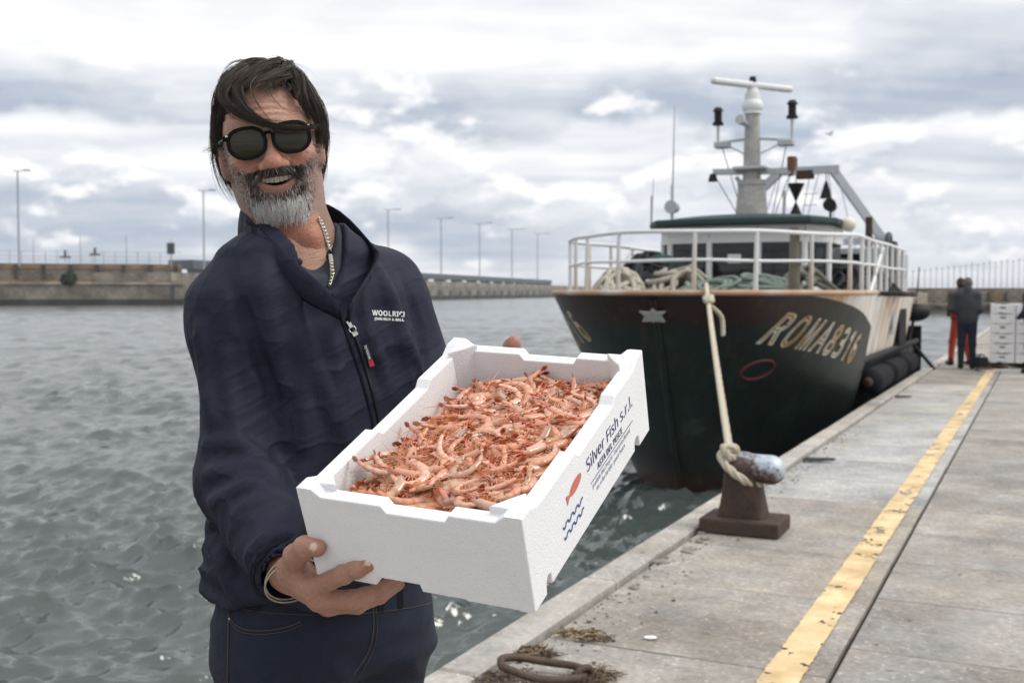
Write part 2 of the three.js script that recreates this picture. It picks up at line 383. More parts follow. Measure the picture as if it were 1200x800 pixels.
// ================================================================= rope, bollard and small things on the quay
function strandRope(pts, r, turnsPerM = 9, closed = false, segPerM = 60) {
  const c = new THREE.CatmullRomCurve3(pts, closed), L = c.getLength(), n = Math.max(12, Math.round(L * segPerM)), F = c.computeFrenetFrames(n, closed), out = [];
  for (let k = 0; k < 3; k++) {
    const q = [];
    for (let i = 0; i <= n; i++) {
      const a = k * 2.0944 + (i / n) * Math.round(L * turnsPerM) * 6.2832, p = c.getPointAt(i / n);
      q.push(p.addScaledVector(F.normals[i], Math.cos(a) * r * 0.52).addScaledVector(F.binormals[i], Math.sin(a) * r * 0.52));
    }
    out.push(new THREE.TubeGeometry(new THREE.CatmullRomCurve3(q), n, r * 0.56, 6));
  }
  return join(out);
}
const rust = texture(512, 512, (u, v) => {
  const a = 0.5 + 0.8 * tfbm(u, v, 5, 5, 2.4), b = 0.5 + 0.7 * tfbm(u, v, 22, 3, 8.4), f = 0.06 * tfbm(u, v, 90, 1, 1.1);
  return [lerp(0.17, 0.29, a) + 0.09 * b + f, lerp(0.145, 0.215, a) + 0.08 * b + f, lerp(0.135, 0.16, a) + 0.07 * b + f];
});
const rustM = std({ map: rust, roughness: 0.85, metalness: 0.15, bumpMap: rust, bumpScale: 0.012 });
const ropeM = std({ color: rgb(0.52, 0.46, 0.36), roughness: 0.95, bumpMap: stainBump, bumpScale: 0.004 });
const bollardAt = Q(6.78, 0, -1.66);
{
  const b = thing('bollard', 'rusty iron mooring bollard with worn silver head beside the quay edge', 'bollard', bollardAt, QY + Math.PI / 2); // local x: toward the land, local z: toward the camera
  b.rotation.y = QY - Math.PI / 2 + Math.PI; b.rotation.y = -QTH;
  part('base_plate', flatUV(new RoundedBoxGeometry(0.49, 0.095, 0.36, 2, 0.016).translate(0.01, 0.0425, 0), 1.5), rustM, b);
  const stem = new THREE.Shape();
  stem.moveTo(-0.12, 0); stem.lineTo(0.12, 0); stem.quadraticCurveTo(0.085, 0.12, 0.062, 0.3); stem.lineTo(-0.075, 0.3); stem.quadraticCurveTo(-0.085, 0.12, -0.12, 0);
  part('stem', flatUV(new THREE.ExtrudeGeometry(stem, { depth: 0.13, bevelEnabled: true, bevelSize: 0.03, bevelThickness: 0.045, bevelSegments: 3, curveSegments: 8 }).translate(0, 0.085, -0.065), 1.5), rustM, b);
  const hd = nets((x, y, z) => {
    const d = cone(x, y, z, V(-0.05, 0.4, 0), V(0.175, 0.392, 0.04), 0.08, 0.09);
    return smin(d, cone(x, y, z, V(-0.005, 0.26, 0), V(-0.01, 0.4, 0), 0.088, 0.08), 0.04) + 0.0025 * fbm(x * 22, y * 22, z * 22, 3);
  }, V(-0.2, 0.2, -0.16), V(0.32, 0.55, 0.2), 0.011);
  paint(hd, (x, y, z, o) => {
    const w = sstep(0.3, 0.62, (y - 0.375) * 3.2 + (x + 0.03) * 1.9 + 0.42 * fbm(x * 26, y * 26, z * 26, 4) + 0.32 * fbm(x * 80, y * 80, z * 80, 2));
    const c = [0.45, 0.50, 0.56], r = [0.085, 0.05, 0.034];
    for (let k = 0; k < 3; k++) o[k] = lerp(r[k], c[k], w);
  });
  part('head', hd, std({ vertexColors: true, roughness: 0.5, metalness: 0.25, bumpMap: rust, bumpScale: 0.004 }), b);
}
const bl = (x, y, z) => V(x, y, z).applyAxisAngle(V(0, 1, 0), -QTH).add(bollardAt);
const fairlead = P(828, 333, 13.15), knotAt = bl(-0.08, 0.515, 0.05);
{
  const up = fairlead.clone().sub(knotAt), L = up.length(), rope = [];
  for (let i = 0; i <= 14; i++) { const t = i / 14; rope.push(knotAt.clone().addScaledVector(up, t).add(V(0, -0.22 * t * (1 - t), 0))); }
  const r = thing('mooring_rope', 'thick pale mooring rope from the bollard up to the bow of the boat', 'rope');
  part('rope_line', strandRope(rope, 0.026, 5, false, 26), ropeM, r);
  const ring = [];
  for (let i = 0; i < 14; i++) { const a = i / 14 * 6.2832; ring.push(bl(-0.02 + 0.12 * Math.cos(a), 0.385 - 0.085 * Math.cos(a) - 0.02 * Math.sin(a), 0.13 * Math.sin(a))); }
  part('loop', strandRope(ring, 0.026, 5, true), ropeM, r);
  const knot = [];
  for (let i = 0; i < 26; i++) { const a = i / 26 * 6.2832 * 2, q = 0.03 + 0.01 * Math.cos(a * 1.5); knot.push(knotAt.clone().add(V(q * Math.cos(a), -0.03 + 0.035 * Math.sin(a * 1.5), q * Math.sin(a)))); }
  part('knot', strandRope(knot, 0.026, 6, true, 90), ropeM, r);
  const k2 = knotAt.clone().addScaledVector(up, 0.84), twist = [];
  for (let i = 0; i < 30; i++) { const a = i / 30 * 6.2832 * 3.5; twist.push(k2.clone().addScaledVector(up, -0.011 * (i / 30 - 0.5) * 5).add(V(0.042 * Math.cos(a), 0, 0.042 * Math.sin(a)))); }
  twist.push(k2.clone().add(V(0.14, -0.2, 0.02)), k2.clone().add(V(0.16, -0.4, 0.03)));
  part('hitch', strandRope(twist, 0.026, 6, false, 50), ropeM, r);
}
{
  // the old mooring ring that lies by the kerb
  const ringM = std({ color: rgb(1.5, 1.55, 1.6), map: rust, roughness: 0.7, metalness: 0.4, bumpMap: rust, bumpScale: 0.006 });
  const p = [], ang = 0.25;
  for (let i = 0; i < 28; i++) { const a = i / 28 * 6.2832, x = 0.16 * Math.cos(a), z = 0.078 * Math.sin(a); p.push(V(x, 0.022 + 0.03 * sstep(0.05, -0.18, x) + (z < 0 ? 0.014 : 0), z)); }
  const r = thing('mooring_ring', 'dark iron mooring ring lying among seaweed on the quay', 'iron ring', P(645, 786, 1).sub(V(0, EYE, 0)).multiplyScalar(0).add(Q(3.81, 0, -1.70)), -0.12);
  part('ring', flatUV(tube(p, 0.0155, 90, 10, true), 3), ringM, r);
  part('eye_bolt', flatUV(join([tube([V(0.125, 0, 0.04), V(0.14, 0.04, 0.02), V(0.175, 0.05, 0), V(0.19, 0, -0.02)], 0.014, 20, 8), box(0.1, 0.016, 0.08, 0.19, 0.006, 0, 0.004)]), 3), ringM, r);
  const weed = (seed, n, rx, rz, h, cols) => {
    const R = rng(seed), L = [];
    for (let i = 0; i < n; i++) {
      const a = R() * 6.283, q = Math.sqrt(R()), x = rx * q * Math.cos(a), z = rz * q * Math.sin(a), d = R() * 6.283, pts = [], c = cols[Math.floor(R() * cols.length)], l = 0.03 + R() * 0.07;
      let dx = Math.cos(d), dz = Math.sin(d), px = x, pz = z;
      for (let k = 0; k < 6; k++) { pts.push(V(px, 0.004 + (h * (1 - q) + 0.008) * R(), pz)); const tw = (R() - 0.5) * 1.6, ox = dx; dx = dx * Math.cos(tw) - dz * Math.sin(tw); dz = ox * Math.sin(tw) + dz * Math.cos(tw); px += dx * l / 5; pz += dz * l / 5; }
      L.push({ p: pts, r: 0.0017 + R() * 0.003, c, tip: c.map((q2) => q2 * 1.3) });
    }
    return hairs(L);
  };
  const weedM = std({ vertexColors: true, roughness: 0.85 }), brown = [[0.07, 0.045, 0.025], [0.13, 0.09, 0.05], [0.05, 0.035, 0.025], [0.2, 0.15, 0.09]];
  const put = (name, label, cat, s, t, g) => { const o = part(numbered(name), g, weedM, scene, Q(s, 0, t)); o.rotation.y = QY; tag(o, label, cat, 'clumps of weed on the quay'); return o; };
  put('seaweed_clump', 'dark tangle of dried seaweed caught at the end of the iron ring', 'seaweed', 3.9, -1.53, weed(3, 170, 0.08, 0.06, 0.035, brown));
  put('seaweed_clump', 'thin brown seaweed strewn under the iron ring beside the kerb', 'seaweed', 3.74, -1.82, weed(4, 90, 0.09, 0.1, 0.01, brown));
  put('seaweed_clump', 'small curl of brown seaweed at the kerb just behind the iron ring', 'seaweed', 4.07, -1.84, weed(5, 90, 0.04, 0.08, 0.025, brown));
  put('seaweed_clump', 'loose yellowish straw and weed in front of the kerb gap', 'seaweed', 4.36, -1.74, weed(6, 110, 0.05, 0.13, 0.015, [...brown, [0.32, 0.25, 0.13]]));
  // grit along the kerb
  const R = rng(77), grit = [], cols = [[0.09, 0.075, 0.06], [0.2, 0.17, 0.13], [0.4, 0.36, 0.3], [0.06, 0.05, 0.045]];
  for (let i = 0; i < 520; i++) {
    const s = 3.3 + Math.pow(R(), 1.6) * 9, t = -1.87 + Math.pow(R(), 2.2) * (s < 6.6 ? 0.3 : 0.16), q = 0.002 + 0.009 * R() * R(), c = cols[Math.floor(R() * 4)];
    const g = new THREE.IcosahedronGeometry(q, 0).scale(1 + R(), 0.35 + 0.4 * R(), 1 + R()).rotateY(R() * 6).translate(s, q * 0.2, t);
    grit.push(paint(g, (x, y, z, o) => { o[0] = c[0]; o[1] = c[1]; o[2] = c[2]; }));
  }
  for (let i = 0; i < 12; i++) { const s = 5.2 + R() * 2.2, t = -1.87 + R() * 0.07, q = 0.015 + 0.025 * R(); grit.push(paint(new THREE.IcosahedronGeometry(q, 1).scale(1.3, 0.35, 0.9).rotateY(R() * 6).translate(s, 0, t), (x, y, z, o) => { const b = 0.2 + 0.14 * n3(x * 60, y * 60, z * 60); o[0] = b; o[1] = b * 0.92; o[2] = b * 0.8; })); }
  const gr = part('gravel', join(grit), weedM, scene); gr.rotation.y = QY; gr.userData.kind = 'stuff'; gr.userData.label = 'grit and crumbs of concrete along the kerb';
  // rags, rope end and a scrap of foam
  const rag = (seed, n, L, cols) => { const R2 = rng(seed), l = []; for (let i = 0; i < n; i++) { const p2 = [], z = (R2() - 0.5) * 0.05, y = 0.01 + R2() * 0.02; for (let k = 0; k < 7; k++) p2.push(V((k / 6 - 0.5) * L * (0.8 + 0.4 * R2()), y + 0.008 * R2(), z + 0.012 * Math.sin(k * 2 + i))); l.push({ p: p2, r: 0.008, c: cols[i % cols.length], tip: cols[(i + 1) % cols.length] }); } return hairs(l); };
  const dk = [[0.09, 0.1, 0.09], [0.14, 0.14, 0.13], [0.05, 0.055, 0.05]];
  const r1 = part(numbered('rope_scrap'), rag(8, 34, 0.24, dk), weedM, scene, Q(9.82, 0, -1.74)); r1.rotation.y = -0.05; tag(r1, 'frayed dark scrap of rope on the pale paving behind the bollard', 'rope scrap');
  const r2 = part(numbered('rag'), rag(9, 26, 0.2, [[0.05, 0.05, 0.05], [0.1, 0.1, 0.1]]), weedM, scene, Q(16.3, 0, -1.75)); r2.rotation.y = 0.1; tag(r2, 'small dark rag on the pale paving far along the quay', 'rag');
  const sc = part('foam_scrap', new THREE.IcosahedronGeometry(0.024, 1).scale(1.25, 0.3, 0.7), std({ color: rgb(0.8, 0.8, 0.8), roughness: 0.8 }), scene, Q(4.46, 0.004, -1.487)); tag(sc, 'tiny white scrap of foam on bare paving near the iron ring', 'foam scrap');
}
// ================================================================= fishing boat
const BS = 12.6, BT = -4.2;
const boat = thing('fishing_boat', 'dark green and white steel fishing boat with rusty bulwark moored along the quay', 'fishing boat', Q(BS, SEA, BT), QY);
const bx = (s, y, t) => V(s - BS, y - SEA, t - BT);                       // boat axes from quay axes
const DECK = 1.47, BOWEND = 16.05;
const stemS = (y) => 13.8 - 1.21 * Math.pow(clamp((y - SEA) / 2.67), 1.15);
function half(s, y) {
  const h = clamp((y - SEA) / 2.67), L = lerp(4.8, 2.5, Math.pow(h, 0.6)), q = clamp((s - stemS(y)) / L);
  return lerp(1.66, 2.12, h) * Math.pow(1 - Math.pow(1 - q, 2.05), lerp(0.7, 0.53, h));
}
const sheer = (s) => lerp(1.465, 1.0, Math.pow(clamp((s - 13.3) / 2.75), 1.35));
function skin(ns, ny, fs, fy, side, off = 0, inset = 0) { // a patch of plating: fs(u, y) gives s, fy(u, v) gives y
  const pos = [], uv = [], idx = [];
  for (let i = 0; i <= ns; i++) for (let j = 0; j <= ny; j++) {
    const u = i / ns, v = j / ny, y = fy(u, v), s = fs(u, y), w = Math.max(half(s, y) - inset, 0.002) + off, p = bx(s, y, BT + side * w);
    pos.push(p.x, p.y, p.z); uv.push(u, v);
    if (i && j) { const a = (i - 1) * (ny + 1) + j - 1, b = a + 1, c = a + ny + 1, d = c + 1; if (side > 0) idx.push(a, c, d, a, d, b); else idx.push(a, d, c, a, b, d); }
  }
  const g = new THREE.BufferGeometry();
  g.setAttribute('position', new THREE.BufferAttribute(new Float32Array(pos), 3));
  g.setAttribute('uv', new THREE.BufferAttribute(new Float32Array(uv), 2));
  g.setIndex(idx);
  g.computeVertexNormals();
  return g;
}
const whiteM = std({ color: rgb(0.7, 0.71, 0.71), roughness: 0.55, bumpMap: stainBump, bumpScale: 0.004 });
const greyM = std({ color: rgb(0.42, 0.44, 0.46), roughness: 0.6, bumpMap: stainBump, bumpScale: 0.004 });
const blackM = phys({ color: rgb(0.016, 0.016, 0.018), roughness: 0.6, specularIntensity: 0.4 });
const glassM = phys({ color: rgb(0.012, 0.015, 0.017), roughness: 0.06, ior: 1.5 });
const roofM = std({ color: rgb(0.012, 0.034, 0.037), roughness: 0.6 });
const vcM = std({ vertexColors: true, roughness: 0.6, bumpMap: stainBump, bumpScale: 0.006 });
{
  const bowS = (u, y) => lerp(stemS(y), BOWEND, Math.pow(u, 1.35));
  const uS = (u) => bowS(u, 1.2);
  const dark = (x, y, z, o) => {
    const s = x + BS, Y = y + SEA, t = z, streak = fbm(s * 7, Y * 0.5, t * 7, 4), patch = fbm(s * 1.4, Y * 2, t * 1.4, 4);
    const maroon = sstep(1.0, 1.12, Y + 0.1 * patch) * sstep(14.8, 13.2, s + 0.8 * patch) * 0.8;
    const red = 0.55 * sstep(-0.72, -1.05, Y + 0.1 * patch);
    const scuff = sstep(0.2, 0.55, fbm(s * 2.2, Y * 5, t * 2.2 + 4, 5) + 0.25 * patch), seam = Math.min(Math.abs(((s + 0.1 * Y) % 1.35) - 0.6), Math.abs(((Y + 2) % 0.9) - 0.45)) < 0.014 ? 0.7 : 1;
    const c = [0.009 + 0.02 * Math.max(0, streak) + 0.03 * scuff, 0.017 + 0.024 * Math.max(0, streak + patch) + 0.036 * scuff, 0.015 + 0.02 * Math.max(0, streak) + 0.032 * scuff].map((q) => q * seam);
    const ru = sstep(0.2, 0.42, fbm(s * 11, Y * 0.35, t * 11, 3) + 0.3 * patch) * 0.4 * sstep(-0.9, 1.2, Y + 0.5 * patch);
    for (let k = 0; k < 3; k++) o[k] = lerp(lerp(lerp(c[k], [0.03, 0.01, 0.01][k], maroon), [0.06, 0.022, 0.016][k], red), [0.085, 0.042, 0.02][k], ru);
  };
  const white = (x, y, z, o) => {
    const s = x + BS, Y = y + SEA, run = fbm(s * 5.5 + 0.25 * Y, Y * 0.32, 3.7, 4), run2 = fbm(s * 13 + 0.3 * Y, Y * 0.25, 9.7, 3), pt = fbm(s * 3, Y * 3, z * 2, 4);
    const w = clamp(sstep(-0.02, 0.3, run + 0.25 * pt) * 0.85 + sstep(0.12, 0.4, run2) * 0.6 + 0.25 * sstep(0.1, 0.4, pt) + 0.9 * sstep(14.6, 13.4, s + pt));
    const r = [0.5 + 0.1 * pt, 0.26 + 0.08 * pt, 0.1];
    for (let k = 0; k < 3; k++) o[k] = lerp([0.66, 0.65, 0.61][k], r[k], w * 0.92);
  };
  const hull = [], upper = [];
  for (const sd of [1, -1]) {
    hull.push(skin(170, 64, bowS, (u, v) => lerp(-1.75, sheer(uS(u)), v), sd));
    upper.push(skin(90, 8, bowS, (u, v) => lerp(sheer(uS(u)) - 0.01, DECK, v), sd, -0.012));
    hull.push(skin(60, 20, (u) => lerp(BOWEND - 0.3, 24, u), (u, v) => lerp(-1.75, 0.5, v), sd, 0, 0.1));
    upper.push(skin(60, 14, (u) => lerp(BOWEND - 0.4, 22.3, u), (u, v) => lerp(0.5, DECK, v), sd, 0, 0.14));
  }
  const hullM = std({ vertexColors: true, roughness: 0.42, bumpMap: stainBump, bumpScale: 0.006 });
  const h = part('hull', paint(join(hull), dark), hullM, boat);
  const strip = [];
  for (const sd of [1, -1]) { const e = []; for (let i = 0; i <= 20; i++) { const s = lerp(BOWEND - 0.1, 24, i / 20); e.push(bx(s, 0.5, BT + sd * (half(s, 0.5) - 0.08))); } strip.push(tube(e, 0.055, 60, 8)); }
  part('rubbing_strake', join(strip), blackM, h);
  for (const sd of [1, -1]) { // the plating's after edge
    const pos = [];
    for (let i = 0; i < 12; i++) { const y0 = lerp(-0.4, sheer(BOWEND), i / 12), y1 = lerp(-0.4, sheer(BOWEND), (i + 1) / 12), p = (y, d) => bx(BOWEND, y, BT + sd * (half(BOWEND, y) - d)); for (const q of [p(y0, 0), p(y1, 0), p(y1, 0.2), p(y0, 0), p(y1, 0.2), p(y0, 0.2)]) pos.push(q.x, q.y, q.z); }
    const g = new THREE.BufferGeometry(); g.setAttribute('position', new THREE.BufferAttribute(new Float32Array(pos), 3)); g.computeVertexNormals(); part('plating_edge', g, blackM, h);
  }
  part('transom', box(0.08, 2.2, 3.9, 24 - BS, 0.9, 0), blackM, h);
  part('bulwark', paint(join(upper), white), vcM, boat);
  const stemP = []; for (let i = 0; i <= 16; i++) { const y = lerp(-1.7, 1.4, i / 16); stemP.push(bx(stemS(y) - 0.012, y, BT)); }
  part('stem_bar', paint(tube(stemP, 0.05, 40, 8), dark), hullM, h);
  // deck and its edge
  const dk = new THREE.Shape();
  const edge = (s, y, inset = 0) => Math.max(half(s, y) - inset, 0.01);
  for (let i = 0; i <= 60; i++) { const s = lerp(stemS(1.3) + 0.08, 23.9, Math.pow(i / 60, 1.8)); dk[i ? 'lineTo' : 'moveTo'](s - BS, -edge(s, 1.3, s > BOWEND ? 0.14 : 0.07)); }
  for (let i = 60; i >= 0; i--) { const s = lerp(stemS(1.3) + 0.08, 23.9, Math.pow(i / 60, 1.8)); dk.lineTo(s - BS, edge(s, 1.3, s > BOWEND ? 0.14 : 0.07)); }
  const dg = new THREE.ExtrudeGeometry(dk, { depth: 0.05, bevelEnabled: false }).rotateX(Math.PI / 2).translate(0, 1.38 - SEA, 0);
  part('deck', paint(dg, (x, y, z, o) => { const b = 0.16 + 0.1 * fbm(x * 2, y, z * 2, 4); o[0] = b * 1.2; o[1] = b; o[2] = b * 0.85; }), vcM, boat);
  const rim = [];
  for (const sd of [1, -1]) for (let i = 0; i < 46; i++) {
    const f = (q) => { const s = lerp(stemS(DECK), 22.2, Math.pow(q / 46, 2)); return bx(s, DECK, BT + sd * Math.max(half(s, DECK) - (s > BOWEND ? 0.15 : 0.03), 0)); };
    rim.push(rod(f(i), f(i + 1.05), 0.035, 0.035, 8));
  }
  part('deck_edge', paint(join(rim), (x, y, z, o) => { const w = sstep(-0.25, 0.3, fbm(x * 3, y * 3, z * 3, 4) + 0.22); for (let k = 0; k < 3; k++) o[k] = lerp([0.62, 0.6, 0.56][k], [0.4, 0.2, 0.08][k], w * 0.85); }), vcM, boat);
  // registration painted along both bows, emblem and red ring
  const cv = document.createElement('canvas'); cv.width = 1024; cv.height = 256;
  const c2 = cv.getContext('2d');
  c2.fillStyle = '#000'; c2.fillRect(0, 0, 1024, 256); c2.fillStyle = '#fff'; c2.strokeStyle = '#fff'; c2.lineWidth = 13; c2.font = '236px sans-serif'; c2.textBaseline = 'alphabetic';
  const word = 'ROMA8316', step = 124;
  [...word].forEach((ch, i) => { c2.save(); c2.translate(24 + i * step, 226); const m = c2.measureText(ch).width; c2.scale(100 / m, 1.12); c2.strokeText(ch, 0, 0); c2.restore(); });
  const RW = rng(31);
  c2.globalCompositeOperation = 'multiply';
  for (let i = 0; i < 260; i++) { c2.fillStyle = 'rgba(0,0,0,' + (0.3 + 0.5 * RW()) + ')'; c2.fillRect(RW() * 1024, RW() * 256, 3 + RW() * 22, 2 + RW() * 8); }
  const letters = new THREE.CanvasTexture(cv);
  const nameM = std({ alphaMap: letters, alphaTest: 0.45, vertexColors: true, roughness: 0.7 });
  for (const sd of [1, -1]) {
    const base = (u) => lerp(0.82, 0.47, Math.pow(u, 1.1)), ht = 0.48;
    const g = skin(60, 12, (u, y) => lerp(13.3, 15.3, u) + (y - base(u)) * 0.2, (u, v) => base(u) + ht * v, sd, 0.012);
    if (sd < 0) { const a = g.attributes.uv; for (let i = 0; i < a.count; i++) a.setX(i, 1 - a.getX(i)); }
    paint(g, (x, y, z, o) => { const w = sstep(-0.1, 0.35, fbm(x * 4, y * 3, z, 3)); o[0] = lerp(0.66, 0.5, w); o[1] = lerp(0.6, 0.3, w); o[2] = lerp(0.48, 0.1, w); });
    part('registration_lettering', g, nameM, h);
  }
  const ringG = [];
  for (let i = 0; i < 40; i++) { const f = (q) => { const a = q / 40 * 6.2832, y = 0.52 + 0.12 * Math.sin(a), s = 13.62 + 0.15 * Math.cos(a); return bx(s, y, BT + half(s, y) + 0.006); }; ringG.push(rod(f(i), f(i + 1.1), 0.022, 0.022, 6)); }
  part('painted_ring', join(ringG), std({ color: rgb(0.09, 0.015, 0.018), roughness: 0.6 }), h);
  const st = new THREE.Shape(), sp = [[0, 0.11], [0.05, 0.055], [0.2, 0.07], [0.12, 0], [0.17, -0.09], [0.04, -0.08], [0, -0.1], [-0.04, -0.08], [-0.17, -0.09], [-0.12, 0], [-0.2, 0.07], [-0.05, 0.055]];
  sp.forEach((q, i) => st[i ? 'lineTo' : 'moveTo'](...q));
  const em = part('bow_emblem', new THREE.ExtrudeGeometry(st, { depth: 0.03, bevelEnabled: true, bevelSize: 0.008, bevelThickness: 0.008, bevelSegments: 1 }), std({ color: rgb(0.3, 0.3, 0.27), roughness: 0.6 }), h, bx(stemS(1.22) - 0.075, 1.2, BT)); em.scale.setScalar(0.8);
  em.rotation.set(0, -Math.PI / 2, 0.0); em.rotateX(0.35);

  // ---------------------------------------------------------------- guard rail round the bow
  const rails = [], posts = [], path = [];
  for (let i = 0; i <= 60; i++) { const q = i / 60 * 2 - 1, s = 12.86 + 7.6 * Math.pow(Math.abs(q), 1.75), w = Math.pow(clamp((s - 12.86) / 2.0), 0.47) * 2.0 * Math.sign(q); path.push([s, BT + Math.min(Math.abs(w), 2.0) * Math.sign(q)]); }
  const railAt = (q, y) => { const f = clamp((q + 1) / 2) * 60, i = Math.min(59, Math.floor(f)), k = f - i; return bx(lerp(path[i][0], path[i + 1][0], k), y, lerp(path[i][1], path[i + 1][1], k)); };
  for (const [y, r] of [[2.21, 0.026], [1.86, 0.02]]) { const p = []; for (let i = 0; i <= 60; i++) p.push(railAt(i / 30 - 1, y + 0.006 * Math.sin(i * 0.7 + y * 9))); rails.push(tube(p, r, 180, 8)); }
  const rail = part('guard_rail', join(rails), whiteM, boat);
  const stain2 = (x, y, z, o) => { const w = sstep(0.15, 0.5, fbm(x * 5, y * 4, z * 5, 3) - 0.1 + 0.4 * sstep(2.85, 2.6, y)); for (let k = 0; k < 3; k++) o[k] = lerp([0.68, 0.68, 0.67][k], [0.42, 0.28, 0.17][k], w * 0.8); };
  for (const q of [-0.95, -0.85, -0.76, -0.66, -0.56, -0.46, -0.355, -0.25, -0.1, 0.07, 0.215, 0.35, 0.45, 0.53, 0.6, 0.67, 0.73, 0.79, 0.85, 0.91, 0.97]) part('stanchion', paint(rod(railAt(q, 1.42).add(V(-0.05 * (q * q < 0.1 ? 1 : 0), 0, 0)), railAt(q, 2.21), 0.031, 0.026, 8), stain2), vcM, rail);
  part('brace', rod(railAt(0.62, 1.45), railAt(0.75, 2.15), 0.024), whiteM, rail);
  part('brace', rod(railAt(-0.62, 1.45), railAt(-0.75, 2.15), 0.024), whiteM, rail);
  // towing post wound with old rope
  const po = railAt(0.30, 1.4).add(V(0.18, 0, 0));
  part('post', flatUV(rod(po, po.clone().add(V(0, 0.88, 0)), 0.075, 0.062, 12)), std({ color: rgb(0.16, 0.15, 0.11), roughness: 0.95, bumpMap: stainBump, bumpScale: 0.02 }), boat);

  // ---------------------------------------------------------------- wheelhouse
  const cab = part('wheelhouse', box(1.35, 1.35, 2.3, 0, 0, 0).translate(17.35 - BS, 1.65 - SEA, 0), std({ color: rgb(0.015, 0.016, 0.017), roughness: 0.8 }), boat);
  const front = [[18.1, -1.28], [17.0, -1.28], [16.52, -1.02], [16.4, -0.37], [16.4, 0.37], [16.52, 1.02], [17.0, 1.28], [18.1, 1.28]];
  for (let i = 0; i < front.length - 1; i++) {
    const A = front[i], B = front[i + 1], a = (y) => bx(A[0], y, BT + A[1]), b = (y) => bx(B[0], y, BT + B[1]), d = b(0).sub(a(0)), n = Math.hypot(d.x, d.z), out = V(-Math.abs(d.z) * 0 + d.z * -1, 0, d.x).normalize();
    const mid = (y) => a(y).lerp(b(y), 0.5), turn = Math.atan2(-d.z, d.x);
    const pane = (w, h, dep, m, name, y) => { const o = part(name, new RoundedBoxGeometry(w, h, dep, 1, Math.min(0.012, dep / 2.2)), m, cab, mid(y)); o.rotation.y = turn; return o; };
    pane(n, 0.62, 0.08, whiteM, 'lower_panel', 1.25);
    pane(n, 0.26, 0.08, whiteM, 'upper_panel', 2.345);
    pane(n - 0.12, 0.68, 0.02, glassM, 'window_pane', 1.89);
    if (n > 1.3) { for (const k of [0.33, 0.66]) { const o = part('window_post', new THREE.BoxGeometry(0.1, 0.68, 0.07), whiteM, cab, a(1.89).lerp(b(1.89), k)); o.rotation.y = turn; } }
    part('window_post', rod(a(1.5), a(2.28), 0.05, 0.05, 8), whiteM, cab);
  }
  const rs = new THREE.Shape(); [[-0.2, -1.15], [-0.34, -0.42], [-0.34, 0.42], [-0.2, 1.15], [0.35, 1.42], [1.75, 1.42], [1.75, -1.42], [0.35, -1.42]].forEach((q, i) => rs[i ? 'lineTo' : 'moveTo'](16.45 - BS + q[0], q[1]));
  const rg = new THREE.ExtrudeGeometry(rs, { depth: 0.05, bevelEnabled: true, bevelSize: 0.025, bevelThickness: 0.025, bevelSegments: 2, steps: 1 }).rotateX(Math.PI / 2).translate(0, 2.55 - SEA, 0);
  const roof = part('roof', rg, roofM, cab);
  const crown = new THREE.SphereGeometry(1, 40, 12, 0, 6.2832, 0, Math.PI / 2).scale(1.05, 0.13, 1.42).translate(17.2 - BS, 2.55 - SEA, 0);
  part('roof_crown', crown, roofM, roof);
  part('life_ring_case', new THREE.SphereGeometry(0.11, 20, 14), std({ color: rgb(0.66, 0.62, 0.5), roughness: 0.6 }), roof, bx(17.3, 2.5, BT + 1.52));
  part('notice', box(0.01, 0.13, 0.2, 0, 0, 0), whiteM, cab, bx(16.37, 1.98, BT + 0.02));

  // ---------------------------------------------------------------- mast with radar and lamps
  const mastM = std({ color: rgb(0.92, 0.93, 0.93), map: stain, roughness: 0.6 }); const MS = 17.5, mast = part('mast', join([rod(bx(MS, 2.5, BT), bx(MS, 3.2, BT), 0.27, 0.21, 20), rod(bx(MS, 3.2, BT), bx(MS, 4.3, BT), 0.145, 0.11, 18), rod(bx(MS, 3.16, BT), bx(MS, 3.24, BT), 0.225, 0.225, 20)]), mastM, boat);
  const radar = part('radar', join([rod(bx(MS, 4.28, BT), bx(MS, 4.6, BT), 0.14, 0.12, 16), new THREE.SphereGeometry(0.165, 18, 12).scale(1, 0.9, 1).translate(...bx(MS, 4.4, BT).toArray()), rod(bx(MS, 4.58, BT), bx(MS, 4.68, BT), 0.1, 0.08, 12)]), whiteM, mast);
  const sc = new RoundedBoxGeometry(1.62, 0.1, 0.13, 3, 0.045); sc.rotateY(-QY + 0.5); part('radar_scanner', sc.translate(...bx(MS, 4.73, BT).toArray()), whiteM, mast);
  part('radar_cap', rod(bx(MS, 4.76, BT), bx(MS, 4.86, BT), 0.06, 0.05, 10), blackM, mast);
  part('platform', join([box(0.5, 0.05, 0.5, MS - BS, 3.42 - SEA, 0, 0.01), bar(bx(MS, 3.4, BT - 0.62), bx(MS, 3.36, BT + 0.62), 0.09, 0.09), bar(bx(MS, 3.3, BT - 0.25), bx(MS, 3.0, BT), 0.06, 0.06)]), greyM, mast);
  for (const [t, y, top] of [[-0.55, 3.86, 4.3], [0.62, 3.84, 4.33]]) {
    part('lamp_arm', join([rod(bx(MS, 3.9, BT), bx(MS, y, BT + t), 0.022), rod(bx(MS, y, BT + t), bx(MS, top - 0.12, BT + t), 0.02), rod(bx(MS, 3.6, BT), bx(MS, y, BT + t * 0.9), 0.012), box(0.2, 0.1, 0.24, MS - BS, y - SEA - 0.04, t * 0.86, 0.02)]), greyM, mast);
    part('navigation_lamp', join([rod(bx(MS, top - 0.14, BT + t), bx(MS, top + 0.08, BT + t), 0.062, 0.062, 12), rod(bx(MS, top + 0.06, BT + t), bx(MS, top + 0.12, BT + t), 0.09, 0.05, 12), rod(bx(MS, top - 0.16, BT + t), bx(MS, top - 0.12, BT + t), 0.09, 0.09, 12)]), blackM, mast);
  }
